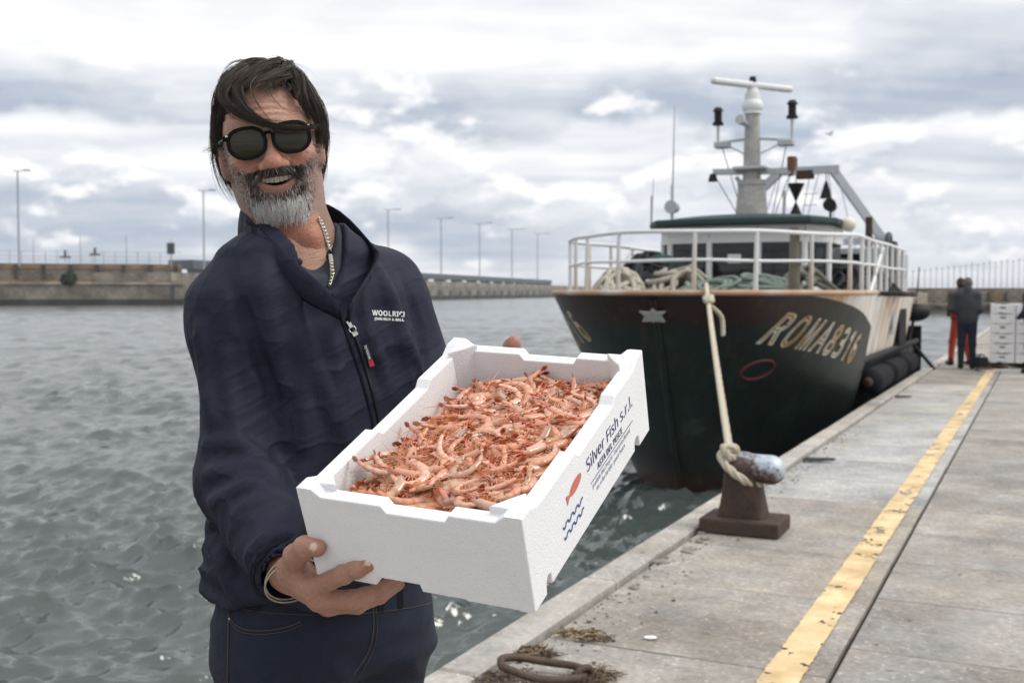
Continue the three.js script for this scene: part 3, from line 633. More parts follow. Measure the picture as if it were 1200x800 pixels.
  part('horn', join([rod(bx(MS - 0.1, 4.1, BT - 0.06), bx(MS - 0.34, 4.16, BT - 0.12), 0.03, 0.08, 12)]), greyM, mast);
  part('amber_lamp', join([rod(bx(MS, 3.28, BT + 0.62), bx(MS, 3.36, BT + 0.62), 0.03), rod(bx(MS, 3.36, BT + 0.62), bx(MS, 3.58, BT + 0.62), 0.07, 0.07, 12)]), std({ color: rgb(0.12, 0.04, 0.015), roughness: 0.4 }), mast);
  part('deck_lamp', join([rod(bx(MS - 0.1, 3.36, BT - 0.6), bx(MS - 0.1, 3.24, BT - 0.6), 0.05, 0.08, 10)]), blackM, mast);
  const wire = []; for (const [t, y] of [[-0.6, 3.35], [0.6, 3.35], [0.55, 3.85], [-0.5, 3.85]]) wire.push(rod(bx(MS, y, BT + t), bx(MS + 0.4, 2.6, BT + t * 0.4), 0.007, 0.007, 5));
  part('stays', join(wire), blackM, mast);
  for (const [s, t, y0, y1, r] of [[16.7, -1.05, 2.6, 4.35, 0.012], [17.4, -1.62, 2.5, 3.35, 0.009], [18.5, 0.3, 2.6, 3.1, 0.012]]) part('aerial', join([rod(bx(s, y0, BT + t), bx(s, y1, BT + t + 0.03), r * 1.5, r * 0.6, 6), rod(bx(s, y0, BT + t), bx(s, y0 + 0.55, BT + t), r * 2.2, r * 2, 8)]), greyM, roof);
  part('searchlight', join([rod(bx(16.7, 2.5, BT - 1.05), bx(16.7, 2.74, BT - 1.05), 0.02), rod(bx(16.62, 2.8, BT - 1.05), bx(16.85, 2.8, BT - 1.05), 0.105, 0.08, 16)]), greyM, roof);
  part('searchlight', join([rod(bx(17.6, 2.5, BT + 1.2), bx(17.6, 2.72, BT + 1.2), 0.02), rod(bx(17.5, 2.82, BT + 1.2), bx(17.72, 2.8, BT + 1.2), 0.1, 0.08, 16)]), blackM, roof);

  // ---------------------------------------------------------------- gantry behind the wheelhouse
  const GS = 19.0 + 0.95, T0 = BT - 0.1, T1 = BT + 0.84;
  const gan = part('gantry', join([bar(bx(GS, 3.62, T0 - 0.05), bx(GS, 3.62, T1 + 0.1), 0.13, 0.13), bar(bx(GS, 3.6, T1), bx(GS + 0.2, 2.2, T1 + 0.95), 0.13, 0.13), bar(bx(GS, 3.6, T0), bx(GS, 3.1, T0 - 0.55), 0.14, 0.14), bar(bx(GS, 3.1, T0 - 0.55), bx(GS + 0.2, 1.5, T0 - 1.5), 0.14, 0.14), bar(bx(GS + 0.2, 2.2, T1 + 0.95), bx(GS + 0.2, 1.4, T1 + 1.0), 0.2, 0.2), bar(bx(GS, 2.36, T1 + 0.05), bx(GS, 2.36, T1 + 0.85), 0.1, 0.12)]), greyM, boat);
  part('pulley_block', join([box(0.14, 0.16, 0.3, GS - BS, 3.55 - SEA, 0.36, 0.02), rod(bx(GS, 3.55, BT + 0.2), bx(GS, 3.85, BT + 0.2), 0.02)]), rustM, gan);
  part('day_cone', join([rod(bx(GS, 3.4, BT + 0.2), bx(GS, 3.08, BT + 0.2), 0.15, 0.01, 16), rod(bx(GS, 2.76, BT + 0.2), bx(GS, 3.08, BT + 0.2), 0.15, 0.01, 16), rod(bx(GS, 3.4, BT + 0.2), bx(GS, 3.6, BT + 0.2), 0.008)]), blackM, gan);
  part('day_cone', join([rod(bx(GS, 3.12, BT + 0.72), bx(GS, 3.42, BT + 0.72), 0.11, 0.02, 16), rod(bx(GS, 3.4, BT + 0.72), bx(GS, 3.6, BT + 0.72), 0.008)]), blackM, gan);
  const rig = []; for (const [t, b] of [[-0.1, -0.5], [0.1, -0.1], [0.45, 0.25], [0.6, 0.3], [0.75, 1.0], [0.9, 1.3]]) rig.push(rod(bx(GS, 3.6, BT + t), bx(GS - 0.3, 2.1, BT + b), 0.009, 0.009, 5));
  for (const y of [2.6, 2.8, 3.0, 3.2]) rig.push(rod(bx(GS - 0.15, y, BT + 0.36), bx(GS - 0.15, y, BT + 0.6), 0.008, 0.008, 5));
  part('rigging', join(rig), greyM, gan);
  part('winch_head', join([new THREE.TorusGeometry(0.16, 0.05, 8, 16).translate(...bx(GS - 0.1, 2.3, T1 + 0.95).toArray()), box(0.3, 0.5, 0.25, GS - BS, 2.1 - SEA, T1 + 0.95 - BT, 0.03)]), std({ color: rgb(0.06, 0.08, 0.08), roughness: 0.8 }), gan);

  // ---------------------------------------------------------------- deckhouse and stern
  const dh = part('deckhouse', join([box(3.6, 0.78, 1.4, 21 - BS, 1.83 - SEA, 1.1, 0.02), box(2.2, 0.5, 2.6, 21.4 - BS, 1.7 - SEA, -0.4, 0.02)]), greyM, boat);
  part('window_pane', box(1.2, 0.34, 0.02, 20.9 - BS, 1.95 - SEA, 1.81), glassM, dh);
  part('window_pane', box(0.5, 0.34, 0.02, 22.2 - BS, 1.95 - SEA, 1.81), glassM, dh);
  part('window_pane', box(0.02, 0.34, 0.7, 19.19 - BS, 1.95 - SEA, 1.1), glassM, dh);
  part('vent_pipe', rod(bx(19.6, 2.2, BT + 1.5), bx(19.6, 2.75, BT + 1.5), 0.06), rustM, dh);
  part('cargo_door', box(1.0, 0.85, 0.03, 20.9 - BS, 0.98 - SEA, half(21, 1.1) - 0.14), blackM, boat);
  part('port_strip', box(0.25, 0.45, 0.03, 19.5 - BS, 1.0 - SEA, half(19.5, 1.1) - 0.135), greyM, boat);
}
// ---------------------------------------------------------------- ropes, nets and floats lying on the boat
function tangle(seed, n, rx, ry, rz, r, turns = 2.4) {
  const R = rng(seed), L = [];
  for (let i = 0; i < n; i++) {
    const p = [], cx = (R() - 0.5) * rx, cz = (R() - 0.5) * rz, q = 0.25 + 0.75 * R(), a0 = R() * 6.28, w = 0.14 + 0.5 * R();
    for (let k = 0; k < 16; k++) { const a = a0 + k / 15 * turns * 3.14, x = cx + rx * w * 0.5 * Math.cos(a), z = cz + rz * w * 0.5 * Math.sin(a), e = clamp(1 - (x / rx) ** 2 * 2.4 - (z / rz) ** 2 * 2.4, 0.04, 1); p.push(V(x, r + ry * q * e + 0.03 * R(), z)); }
    L.push(tube(p, r * (0.8 + 0.4 * R()), 40, 6));
  }
  return join(L);
}
{
  const M = (r, g, b) => std({ color: rgb(r, g, b), roughness: 0.95, bumpMap: stainBump, bumpScale: 0.008 });
  const on = (name, label, cat, g, m, s, t) => { const o = thing(name, label, cat, Q(s, 1.39, t), QY); part(/rope/.test(name) ? 'coil' : 'mesh_heap', g, m, o); return o; };
  on('rope_heap', 'beige heap of mooring rope below the wheelhouse windows', 'rope heap', tangle(1, 26, 1.1, 0.42, 1.0, 0.036), M(0.33, 0.3, 0.25), 14.9, -4.55);
  on('rope_heap', 'green and grey ropes coiled beside the beige rope heap', 'rope heap', tangle(2, 22, 1.0, 0.26, 1.5, 0.036), M(0.17, 0.21, 0.18), 14.5, -3.6);
  on('rope_heap', 'grey-green coil of rope round the old post at the rail', 'rope heap', tangle(3, 18, 0.7, 0.4, 0.7, 0.034), M(0.17, 0.17, 0.14), 14.9, -2.85);
  on('rope_heap', 'pale cream ropes heaped inside the starboard rail of the bow', 'rope heap', tangle(4, 26, 0.7, 0.42, 0.6, 0.034), M(0.45, 0.41, 0.34), 14.3, -5.25);
  on('net_heap', 'black fishing net piled high on the starboard bow', 'fishing net', tangle(5, 60, 1.3, 0.62, 0.9, 0.03), M(0.02, 0.022, 0.025), 15.2, -5.1);
  on('net_heap', 'dark fishing gear piled on deck under the gantry', 'fishing net', tangle(6, 50, 1.8, 0.62, 1.4, 0.034), M(0.03, 0.033, 0.035), 18.6, -2.95);
  const tp = nets((x, y, z) => ell(x, y, z, 0, 0, 0, 0.26, 0.12, 0.2) + 0.05 * fbm(x * 9, y * 9, z * 9, 3), V(-0.5, -0.25, -0.4), V(0.5, 0.3, 0.4), 0.025);
  const tr = thing('tarpaulin', 'crumpled dark green tarpaulin on top of the black net', 'tarpaulin', Q(15.2, 1.9, -4.95), QY); part('sheet', tp, M(0.01, 0.045, 0.04), tr);
  const fg = new THREE.CapsuleGeometry(0.19, 1.25, 8, 18).rotateZ(Math.PI / 2);
  [['fat dark fender nearest the bow plating between boat and quay', 17.2], ['fat dark fender in the middle of the three between boat and quay', 19.1], ['fat dark fender by the stern between boat and quay', 21.0]].forEach(([l, s]) => { const f = thing('fender', l, 'fender', Q(s, 0.2, -2.24), QY, 'fenders between the boat and the quay'); part('rubber_body', fg, phys({ color: rgb(0.01, 0.0105, 0.014), roughness: 0.8, specularIntensity: 0.25 }), f); part('end_cap', new THREE.SphereGeometry(0.07, 12, 8).translate(-0.82, 0, 0), rustM, f); });
  const bu = thing('buoy', 'round black buoy hung from a line behind the stern', 'buoy', P(1073, 366, 21.8)); part('float', new THREE.SphereGeometry(0.22, 20, 14).scale(1.3, 0.8, 1), blackM, bu); part('line', join([rod(V(0, 0, 0), V(-0.4, -1.0, 0.5), 0.03), rod(V(0, 0, 0), V(0.25, 0.9, -0.5), 0.012), rod(V(-0.2, -0.5, 0.2), V(0.25, -1.1, 0.4), 0.035)]), blackM, bu);
}
// ================================================================= the harbour's far side
{
  const wallTex = texture(512, 512, (u, v) => { const b = 0.5 + 0.26 * tfbm(u, v, 4, 5, 3.1) + 0.14 * tfbm(u, v, 25, 3, 8.2); return [b, b * 0.95, b * 0.87]; });
  const wallM = std({ map: wallTex, color: rgb(0.85, 0.83, 0.8), roughness: 0.95 }), tideM = std({ map: wallTex, color: rgb(0.16, 0.17, 0.14), roughness: 0.9 }), paleM = std({ map: wallTex, color: rgb(1.5, 1.42, 1.3), roughness: 0.95 }), brownM = std({ map: wallTex, color: rgb(0.75, 0.6, 0.47), roughness: 0.95 });
  const steelM = std({ color: rgb(0.3, 0.32, 0.35), roughness: 0.6 }), darkM = std({ color: rgb(0.05, 0.055, 0.06), roughness: 0.7 }), bridgeM = std({ color: rgb(0.085, 0.1, 0.115), roughness: 0.7 });
  // near arm, almost square to the view; local x runs along its face, z into the land
  const a = V(-190, SEA, -214), b = V(-74, SEA, -250), along = b.clone().sub(a), L1 = along.length(), turn1 = -Math.atan2(along.z, along.x);
  const j = thing('stone_jetty', 'long low concrete jetty across the harbour water with a brown wall along it', 'jetty', a, turn1);
  part('quay_face', flatUV(box(L1, 3.3, 40, L1 / 2, 2.9, -20), 0.06), wallM, j);
  part('tide_band', flatUV(box(L1 - 0.4, 2.4, 39.6, L1 / 2, 0.05, -19.6), 0.06), tideM, j);
  part('coping', flatUV(box(L1, 0.5, 40, L1 / 2, 4.8, -19.7), 0.06), paleM, j);
  part('ground_strip', flatUV(box(L1, 1.2, 14, L1 / 2, 5.1, -22), 0.06), brownM, j);
  part('upper_wall', flatUV(box(L1, 3.6, 1, L1 / 2, 7.6, -24), 0.06), wallM, j);
  part('upper_wall_band', flatUV(box(L1, 1.3, 1.4, L1 / 2, 9.0, -24), 0.06), brownM, j);
  for (let i = 0; i < 20; i++) part('wall_pier', flatUV(box(0.9, 3.6, 1.6, 6 + i * 6, 7.5, -23.7), 0.1), tideM, j);
  part('ladder_recess', box(0.9, 4.2, 0.2, L1 - 2.4, 2.6, 0.05), darkM, j);
  // far arm running away, with arches at the water and a raised road behind
  const c = b.clone(), d = V(62, SEA, -830), al2 = d.clone().sub(c), L2 = al2.length(), turn2 = -Math.atan2(al2.z, al2.x);
  const k = thing('harbour_wall', 'grey harbour wall with dark openings at the waterline running into the distance', 'harbour wall', c, turn2);
  part('quay_face', flatUV(box(L2, 3.7, 24, L2 / 2, 3.4, -12), 0.05), wallM, k);
  part('tide_band', flatUV(box(L2, 1.6, 23.4, L2 / 2, 0.8, -11.8), 0.05), tideM, k);
  part('coping', flatUV(box(L2, 2.2, 20, L2 / 2, 6.2, -13), 0.05), std({ map: wallTex, color: rgb(1.05, 1.05, 1.04), roughness: 0.95 }), k);
  for (let i = 0; i < 34; i++) part('opening', box(4.6, 3.1, 0.4, 18 + i * 15, 2.1, 0.0), darkM, k);
  const road = thing('raised_road', 'dark elevated road on short pillars behind the harbour wall', 'bridge', c.clone().add(V(-22, 0, -10)), turn2);
  const deckG = [];
  part('bridge_deck', flatUV(box(L2 - 60, 2.6, 8, L2 / 2 + 30, 10.9, -14), 0.05), bridgeM, road);
  for (let i = 0; i < 18; i++) part('pillar', box(2.6, 4.2, 6, 70 + i * 31, 7.6, -14), greyM, road);
  // lamp posts: one kind, set where the photograph has them
  const lamp = (label, group, base, h, arm) => {
    const o = thing('street_lamp', label, 'street lamp', base, 0, group), r = h * 0.0085;
    part('post', rod(V(0, 0, 0), V(0, h, 0), r * 1.35, r, 8), steelM, o);
    part('lamp_arm', join([rod(V(0, h, 0), V(arm, h + 0.25, 0), r * 0.7, r * 0.7, 6), rod(V(0, h, 0), V(-arm * 0.5, h + 0.15, 0), r * 0.7, r * 0.7, 6)]), steelM, o);
    part('lamp_head', box(arm * 0.7, 0.35, 0.6, arm, h + 0.2, 0, 0.06), steelM, o);
    return o;
  };
  const foot = (u, v0, v1, dist, label, group) => { const p = P(u, v0, dist), q = P(u, v1, dist); lamp(label, group, p, q.y - p.y, dist * 0.0085); };
  foot(22, 312, 201, 236, 'tall grey lamp mast on the jetty, highest of all the lamps');
  foot(239, 316, 224, 262, 'tall lamp mast on the jetty just beside the smiling man\'s shoulder');
  foot(455, 318, 246, 400, 'far thin lamp post just above the man\'s collar');
  foot(517, 322, 256, 410, 'first lamp post on the raised road after the man\'s jacket');
  foot(562, 324, 262, 500, 'second lamp post on the raised road from the man');
  foot(600, 326, 269, 560, 'third lamp post on the raised road from the man');
  foot(630, 328, 274, 640, 'fourth lamp post on the raised road, next to the bow rail');
  // a mesh fence with thin posts on top of the jetty wall
  const fence = thing('wire_fence', 'thin wire fence with tall posts along the top of the jetty wall', 'fence', a, turn1);
  const RF = rng(41);
  for (let i = 0; i < 46; i++) { const x = 2 + i * 2.6, tall = i % 4 === 1; part('fence_post', rod(V(x, 9.5, -24), V(x, tall ? 15 + 2 * RF() : 12.6, -24), tall ? 0.13 : 0.09, 0.08, 5), steelM, fence); }
  const wires = []; for (const y of [10.4, 11.4, 12.5]) wires.push(rod(V(0, y, -24), V(L1, y, -24), 0.045, 0.045, 4)); part('wire', join(wires), steelM, fence);
  for (const [u, v0, v1, l] of [[111, 308, 291, 'small dark cross-shaped signal on the jetty wall'], [200, 311, 288, 'small square traffic signal box on a pole above the jetty wall'], [76, 307, 294, 'little bush-like signal mast near the middle of the jetty wall']]) {
    const p = P(u, v0, 256), q = P(u, v1, 256), o = thing('signal_mast', l, 'signal mast', p);
    part('pole', rod(V(0, 0, 0), V(0, q.y - p.y, 0), 0.12, 0.1, 6), steelM, o);
    part('signal_head', u === 200 ? box(1.7, 2.6, 0.6, 0, q.y - p.y - 0.6, 0, 0.1) : join([box(2.6, 0.4, 0.4, 0, q.y - p.y - 1.4, 0, 0.1), box(0.5, 1.6, 0.4, 0, q.y - p.y - 0.6, 0, 0.1)]), darkM, o);
  }
  // a bush on the jetty
  const RB = rng(61), leaves = [], lp = P(80, 326, 232);
  for (let i = 0; i < 900; i++) { const th = RB() * 6.283, q = Math.cbrt(RB()), y = (RB() * 2 - 1), w = Math.sqrt(1 - y * y); leaves.push(new THREE.PlaneGeometry(0.55, 0.35).rotateX(RB() * 3).rotateY(RB() * 6).rotateZ(RB() * 3).translate(2.2 * q * w * Math.cos(th) * (0.8 + 0.4 * n3(th, y * 2, 1)), 1.5 + 1.5 * q * y, 1.4 * q * w * Math.sin(th))); }
  const bush = thing('bush', 'low dark green bush growing on the jetty below the brown wall', 'bush', lp.add(V(0, -1.6, 0)));
  part('foliage', join(leaves), std({ color: rgb(0.045, 0.065, 0.035), roughness: 0.9, side: THREE.DoubleSide }), bush);
  part('trunk', join([rod(V(0, -0.5, 0), V(0.2, 1.2, 0), 0.15, 0.08, 6), rod(V(0, 0, 0), V(-0.8, 1.6, 0.2), 0.1, 0.05, 6), rod(V(0, 0, 0), V(0.9, 1.7, -0.2), 0.1, 0.05, 6)]), brownM, bush);

  // ---------------------------------------------------------------- mole on the land side, beyond the stern
  const m0 = P(1062, 366, 150); m0.y = SEA;
  const mole = thing('rubble_mole', 'brown rubble mole across the water beyond the stern of the boat', 'mole', m0, 0);
  const mg = new THREE.PlaneGeometry(70, 9, 110, 26), mp = mg.attributes.position;
  const rockAt = (x, y) => 0.9 * fbm(x * 0.3, y * 0.4, 3, 4) + 0.9 * Math.abs(n3(x * 0.7, y * 0.8, 8));
  for (let i = 0; i < mp.count; i++) { const x = mp.getX(i) + 33, t = (mp.getY(i) + 4.5) / 9; mp.setXYZ(i, x, -0.8 + 3.3 * Math.sin(t * 1.57) + (t > 0.02 ? rockAt(x, t * 9) * 0.6 : 0), -t * 9 + rockAt(t * 9, x) * 0.7); }
  mg.computeVertexNormals();
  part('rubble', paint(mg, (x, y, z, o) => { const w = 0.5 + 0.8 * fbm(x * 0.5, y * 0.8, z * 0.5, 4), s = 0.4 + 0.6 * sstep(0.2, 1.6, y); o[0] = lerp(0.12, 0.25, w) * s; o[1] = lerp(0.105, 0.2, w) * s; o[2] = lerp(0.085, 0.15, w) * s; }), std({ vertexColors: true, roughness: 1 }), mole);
  part('crest_wall', flatUV(box(70, 1.5, 1.5, 33, 2.6, -9.4), 0.08), std({ map: wallTex, color: rgb(0.8, 0.72, 0.6), roughness: 1 }), mole);
  const RM = rng(9);
  for (let i = 0; i < 7; i++) { const o = thing('concrete_block', ['pale concrete block on the mole beside the fisherman', 'second concrete block on the mole, behind the dark jacket', 'grey block on the mole just past the dark jacket', 'tan block on the mole above the white boxes', 'dark block on the mole over the white boxes', 'wide tan block at the far end of the mole', 'last grey block along the mole'][i], 'concrete block', m0.clone().add(V(5 + i * 2.6, 2.1 + 0.2 * RM(), -2)), 0.3 * RM()); part('block', box(1.9 + RM(), 1.2 + 0.5 * RM(), 1.6, 0, 0, 0, 0.12), i % 2 ? brownM : wallM, o); part('lifting_eye', new THREE.TorusGeometry(0.18, 0.05, 6, 10).translate(0, 0.9, 0), darkM, o); }
  for (let i = 0; i < 20; i++) { // thin masts standing in a row behind the mole
    const u = 1070 + i * 6.9, h = 10 + 0.75 * i * 0.35, o = thing('thin_mast', 'thin pale mast, one of the long row standing behind the mole', 'mast', P(u, 343, 162).setY(1.2), 0, 'row of thin masts behind the mole');
    part('post', rod(V(0, 0, 0), V(0, (h * 0.36 + 0.3 * Math.sin(i * 2.1)), 0), 0.08, 0.05, 6), std({ color: rgb(0.5, 0.52, 0.55), roughness: 0.6 }), o);
    part('cross_arm', box(0.55, 0.08, 0.08, 0, h * 0.34, 0), steelM, o);
  }
  // a gull
  const gu = P(972, 157, 60), gull = thing('seagull', 'small gull gliding in the cloud beside the boat\'s mast', 'bird', gu);
  part('body', new THREE.CapsuleGeometry(0.055, 0.24, 6, 10).rotateZ(1.4), whiteM, gull);
  const wing = (s) => { const g = new THREE.BufferGeometry(); const q = [[0.07, 0, 0], [-0.08, 0, 0], [0.1, 0.14, 0.26 * s], [-0.04, 0.12, 0.3 * s], [-0.06, 0.1, 0.58 * s]]; const P3 = []; for (const t of [[0, 1, 2], [1, 3, 2], [2, 3, 4]]) for (const i of t) P3.push(...q[i]); for (const t of [[0, 2, 1], [1, 2, 3], [2, 4, 3]]) for (const i of t) P3.push(q[i][0], q[i][1] - 0.012, q[i][2]); g.setAttribute('position', new THREE.BufferAttribute(new Float32Array(P3), 3)); g.computeVertexNormals(); return g.rotateY(0.5); };
  part('wing', wing(1), greyM, gull); part('wing', wing(-1), greyM, gull);
}

// ================================================================= people and boxes at the end of the quay
function figure(name, label, at, turn, J, cloth, group) { // J: joints in the figure's own axes (x to its own left, z ahead), cloth: colours
  const o = thing(name, label, 'person', at, turn, group), h = 0.017, lo = V(-0.5, -0.02, -0.45), hi = V(0.5, 1.9, 0.55);
  const limb = (a, b, ra, rb) => (x, y, z) => cone(x, y, z, a, b, ra, rb), all = (fs, k) => (x, y, z) => { let d = fs[0](x, y, z); for (let i = 1; i < fs.length; i++) d = smin(d, fs[i](x, y, z), k); return d; };
  const head = all([(x, y, z) => ell(x, y, z, J.head.x, J.head.y, J.head.z, 0.076, 0.112, 0.094), limb(J.head.clone().add(V(0, -0.02, 0.05)), J.head.clone().add(V(0, -0.09, 0.055)), 0.045, 0.035), limb(J.head.clone().add(V(0, -0.02, 0.09)), J.head.clone().add(V(0, -0.035, 0.105)), 0.012, 0.014), limb(J.head.clone().add(V(0, -0.08, 0)), J.neck, 0.052, 0.062), limb(J.head.clone().add(V(0.075, -0.02, -0.01)), J.head.clone().add(V(0.08, 0.02, -0.015)), 0.016, 0.02), limb(J.head.clone().add(V(-0.075, -0.02, -0.01)), J.head.clone().add(V(-0.08, 0.02, -0.015)), 0.016, 0.02),
    ...['l', 'r'].flatMap((s) => { const w = J['wr' + s], f = J['fi' + s], d = f.clone().sub(w).normalize(), q = V(d.z, 0, -d.x).normalize().multiplyScalar(0.02), out = [limb(J['el' + s], w, 0.04, 0.028), limb(w, w.clone().lerp(f, 0.55), 0.032, 0.036)]; for (let i = -1.5; i <= 1.5; i++) out.push(limb(w.clone().lerp(f, 0.5).addScaledVector(q, i), f.clone().addScaledVector(q, i * 1.1).addScaledVector(d, -0.01 * i * i), 0.0125, 0.01)); out.push(limb(w.clone().lerp(f, 0.25), w.clone().lerp(f, 0.55).addScaledVector(q, 2.6), 0.014, 0.011)); return out; })], 0.02);
  part('body', nets(head, V(-0.5, 0.6, -0.3), V(0.5, 1.9, 0.5), 0.012), std({ color: rgb(0.42, 0.24, 0.17), roughness: 0.6 }), o);
  const fold = (x, y, z) => 0.006 * fbm(x * 9, y * 5, z * 9, 3);
  const top = all([(x, y, z) => ell(x, y, z, 0, 1.2, 0, 0.215, 0.34, 0.145), (x, y, z) => ell(x, y, z, 0, 0.98, 0, 0.2, 0.2, 0.145), limb(J.shl, J.shr, 0.085, 0.085), limb(J.shl, J.ell, 0.078, 0.062), limb(J.ell, J.wrl, 0.062, 0.046), limb(J.shr, J.elr, 0.078, 0.062), limb(J.elr, J.wrr, 0.062, 0.046), limb(J.neck.clone().add(V(0, -0.04, 0)), J.neck.clone().add(V(0, 0.035, -0.01)), 0.085, cloth.hood ? 0.085 : 0.07)], 0.05);
  const cut = cloth.hem ?? 0.84;
  part('jacket', nets((x, y, z) => smax(top(x, y, z) + fold(x, y, z), cut - y, 0.02), lo, hi, h), std({ color: cloth.top, roughness: 0.85 }), o);
  const leg = all([(x, y, z) => ell(x, y, z, 0, 0.93, 0, 0.175, 0.14, 0.125), limb(V(0.09, 0.88, 0), J.knl, 0.098, 0.07), limb(J.knl, J.anl, 0.07, 0.056), limb(V(-0.09, 0.88, 0), J.knr, 0.098, 0.07), limb(J.knr, J.anr, 0.07, 0.056), ...(cloth.bib ? [(x, y, z) => ell(x, y, z, 0, 1.08, 0.0, 0.225, 0.24, 0.16)] : [])], 0.04);
  part('trousers', nets((x, y, z) => smax(leg(x, y, z) + fold(x, y + 3, z), 0.06 - y, 0.01), lo, hi, h), std({ color: cloth.legs, roughness: cloth.bib ? 0.45 : 0.9 }), o);
  for (const a of [J.anl, J.anr]) part('shoe', nets((x, y, z) => smax(smin(cone(x, y, z, V(a.x, 0.05, a.z - 0.03), V(a.x, 0.04, a.z + 0.15), 0.052, 0.04), cone(x, y, z, V(a.x, 0.05, a.z), V(a.x, 0.13, a.z), 0.05, 0.055), 0.03), 0.004 - y, 0.005), V(a.x - 0.1, -0.02, a.z - 0.15), V(a.x + 0.1, 0.25, a.z + 0.25), 0.014), blackM, o);
  part('hair', nets((x, y, z) => smax(ell(x, y, z, J.head.x, J.head.y + 0.012, J.head.z - 0.01, 0.087, 0.116, 0.102) + 0.006 * fbm(x * 40, y * 40, z * 40, 2), -ell(x, y, z, J.head.x, J.head.y - 0.06, J.head.z + 0.085, 0.1, 0.13, 0.1), 0.01), V(-0.25, 1.4, -0.3), V(0.25, 1.95, 0.3), 0.012), std({ color: cloth.hair, roughness: 0.8 }), o);
  return o;
}
{
  const J0 = () => ({ head: V(0, 1.655, 0.02), neck: V(0, 1.5, 0), shl: V(0.165, 1.42, 0), shr: V(-0.165, 1.42, 0), ell: V(0.225, 1.14, 0.0), elr: V(-0.225, 1.14, 0.0), wrl: V(0.14, 1.02, 0.2), wrr: V(-0.14, 1.02, 0.2), fil: V(0.05, 1.0, 0.3), fir: V(-0.05, 1.0, 0.3), knl: V(0.1, 0.48, 0.02), knr: V(-0.1, 0.48, 0.02), anl: V(0.105, 0.1, -0.02), anr: V(-0.105, 0.1, -0.02) });
  const A = J0(); A.head = V(0.0, 1.65, 0.06);
  figure('person', 'person in a dark grey jacket and navy jeans standing with back turned', P(1133, 431, 21.6).setY(0), Math.PI - 0.38, A, { top: rgb(0.035, 0.04, 0.05), legs: rgb(0.013, 0.02, 0.042), hair: rgb(0.11, 0.09, 0.08), hood: true, hem: 0.86 });
  const B = J0(); B.wrr = V(-0.3, 1.0, 0.16); B.fir = V(-0.36, 0.96, 0.24); B.knl.x = 0.15; B.anl.x = 0.2; B.knr.x = -0.15; B.anr.x = -0.2; B.elr = V(-0.3, 1.16, -0.02);
  figure('person', 'person in orange-red waders half hidden behind the dark jacket', P(1125, 427, 22.6).setY(0), Math.PI + 0.1, B, { top: rgb(0.075, 0.06, 0.05), legs: rgb(0.42, 0.045, 0.015), hair: rgb(0.03, 0.025, 0.02), bib: true, hem: 0.8 });
  const C = J0();
  figure('person', 'person in dark navy clothes cut off by the picture\'s edge beside the white boxes', P(1211, 436, 20.2).setY(0), Math.PI + 0.5, C, { top: rgb(0.018, 0.022, 0.045), legs: rgb(0.02, 0.025, 0.05), hair: rgb(0.05, 0.04, 0.03), hem: 0.83 });
}
// ================================================================= the foam box
const foamMap = texture(512, 512, (u, v) => { const n = tfbm(u, v, 60, 2, 3.3), m = tfbm(u, v, 4, 3, 8.8), s = tfbm(u, v, 26, 2, 5.1); const b = 0.9 + 0.02 * n + 0.02 * m - (s > 0.45 ? 0.25 * (s - 0.45) : 0); return [b, b, b + 0.006]; });
const beads = texture(512, 512, (u, v) => 0.5 - 0.45 * Math.abs(tfbm(u, v, 58, 1, 1.7)) - 0.3 * Math.abs(tfbm(u, v, 80, 1, 6.7)), false);
const foamM = std({ map: foamMap, color: rgb(1, 1, 1), roughness: 0.72, bumpMap: beads, bumpScale: 0.0009 });
const BW = 0.30, BL = 0.4258, BH = 0.1285, WT = 0.021;
function wallShape(len, ends) { // the outline of a wall seen from outside: stepped rim above, feet below
  const s = new THREE.Shape(), T = BH, M = BH - 0.0095, Lw = BH - 0.0185, f = 0.012;
  const foot = len > 0.4 ? [[0, 0], [0.085, 0], [0.09, 0.014], [0.105, 0.021], [0.122, 0.018], [0.126, 0.003], [0.845, 0.003], [0.85, 0.016], [0.872, 0.02], [0.89, 0.016], [0.895, 0], [1, 0]] : [[0, 0], [0.26, 0], [0.275, f], [0.5, f], [0.51, 0.002], [0.73, 0.002], [0.74, 0], [1, 0]];
  const p = [...foot, [1, T], [1 - ends, T], [1 - ends - 0.045, M], [0.72, M], [0.695, Lw], [0.4, Lw], [0.375, M], [0.3, M], [ends + 0.045, M], [ends, T], [0, T]];
  p.forEach(([x, y], i) => s[i ? 'lineTo' : 'moveTo'](x * len, y));
  return s;
}
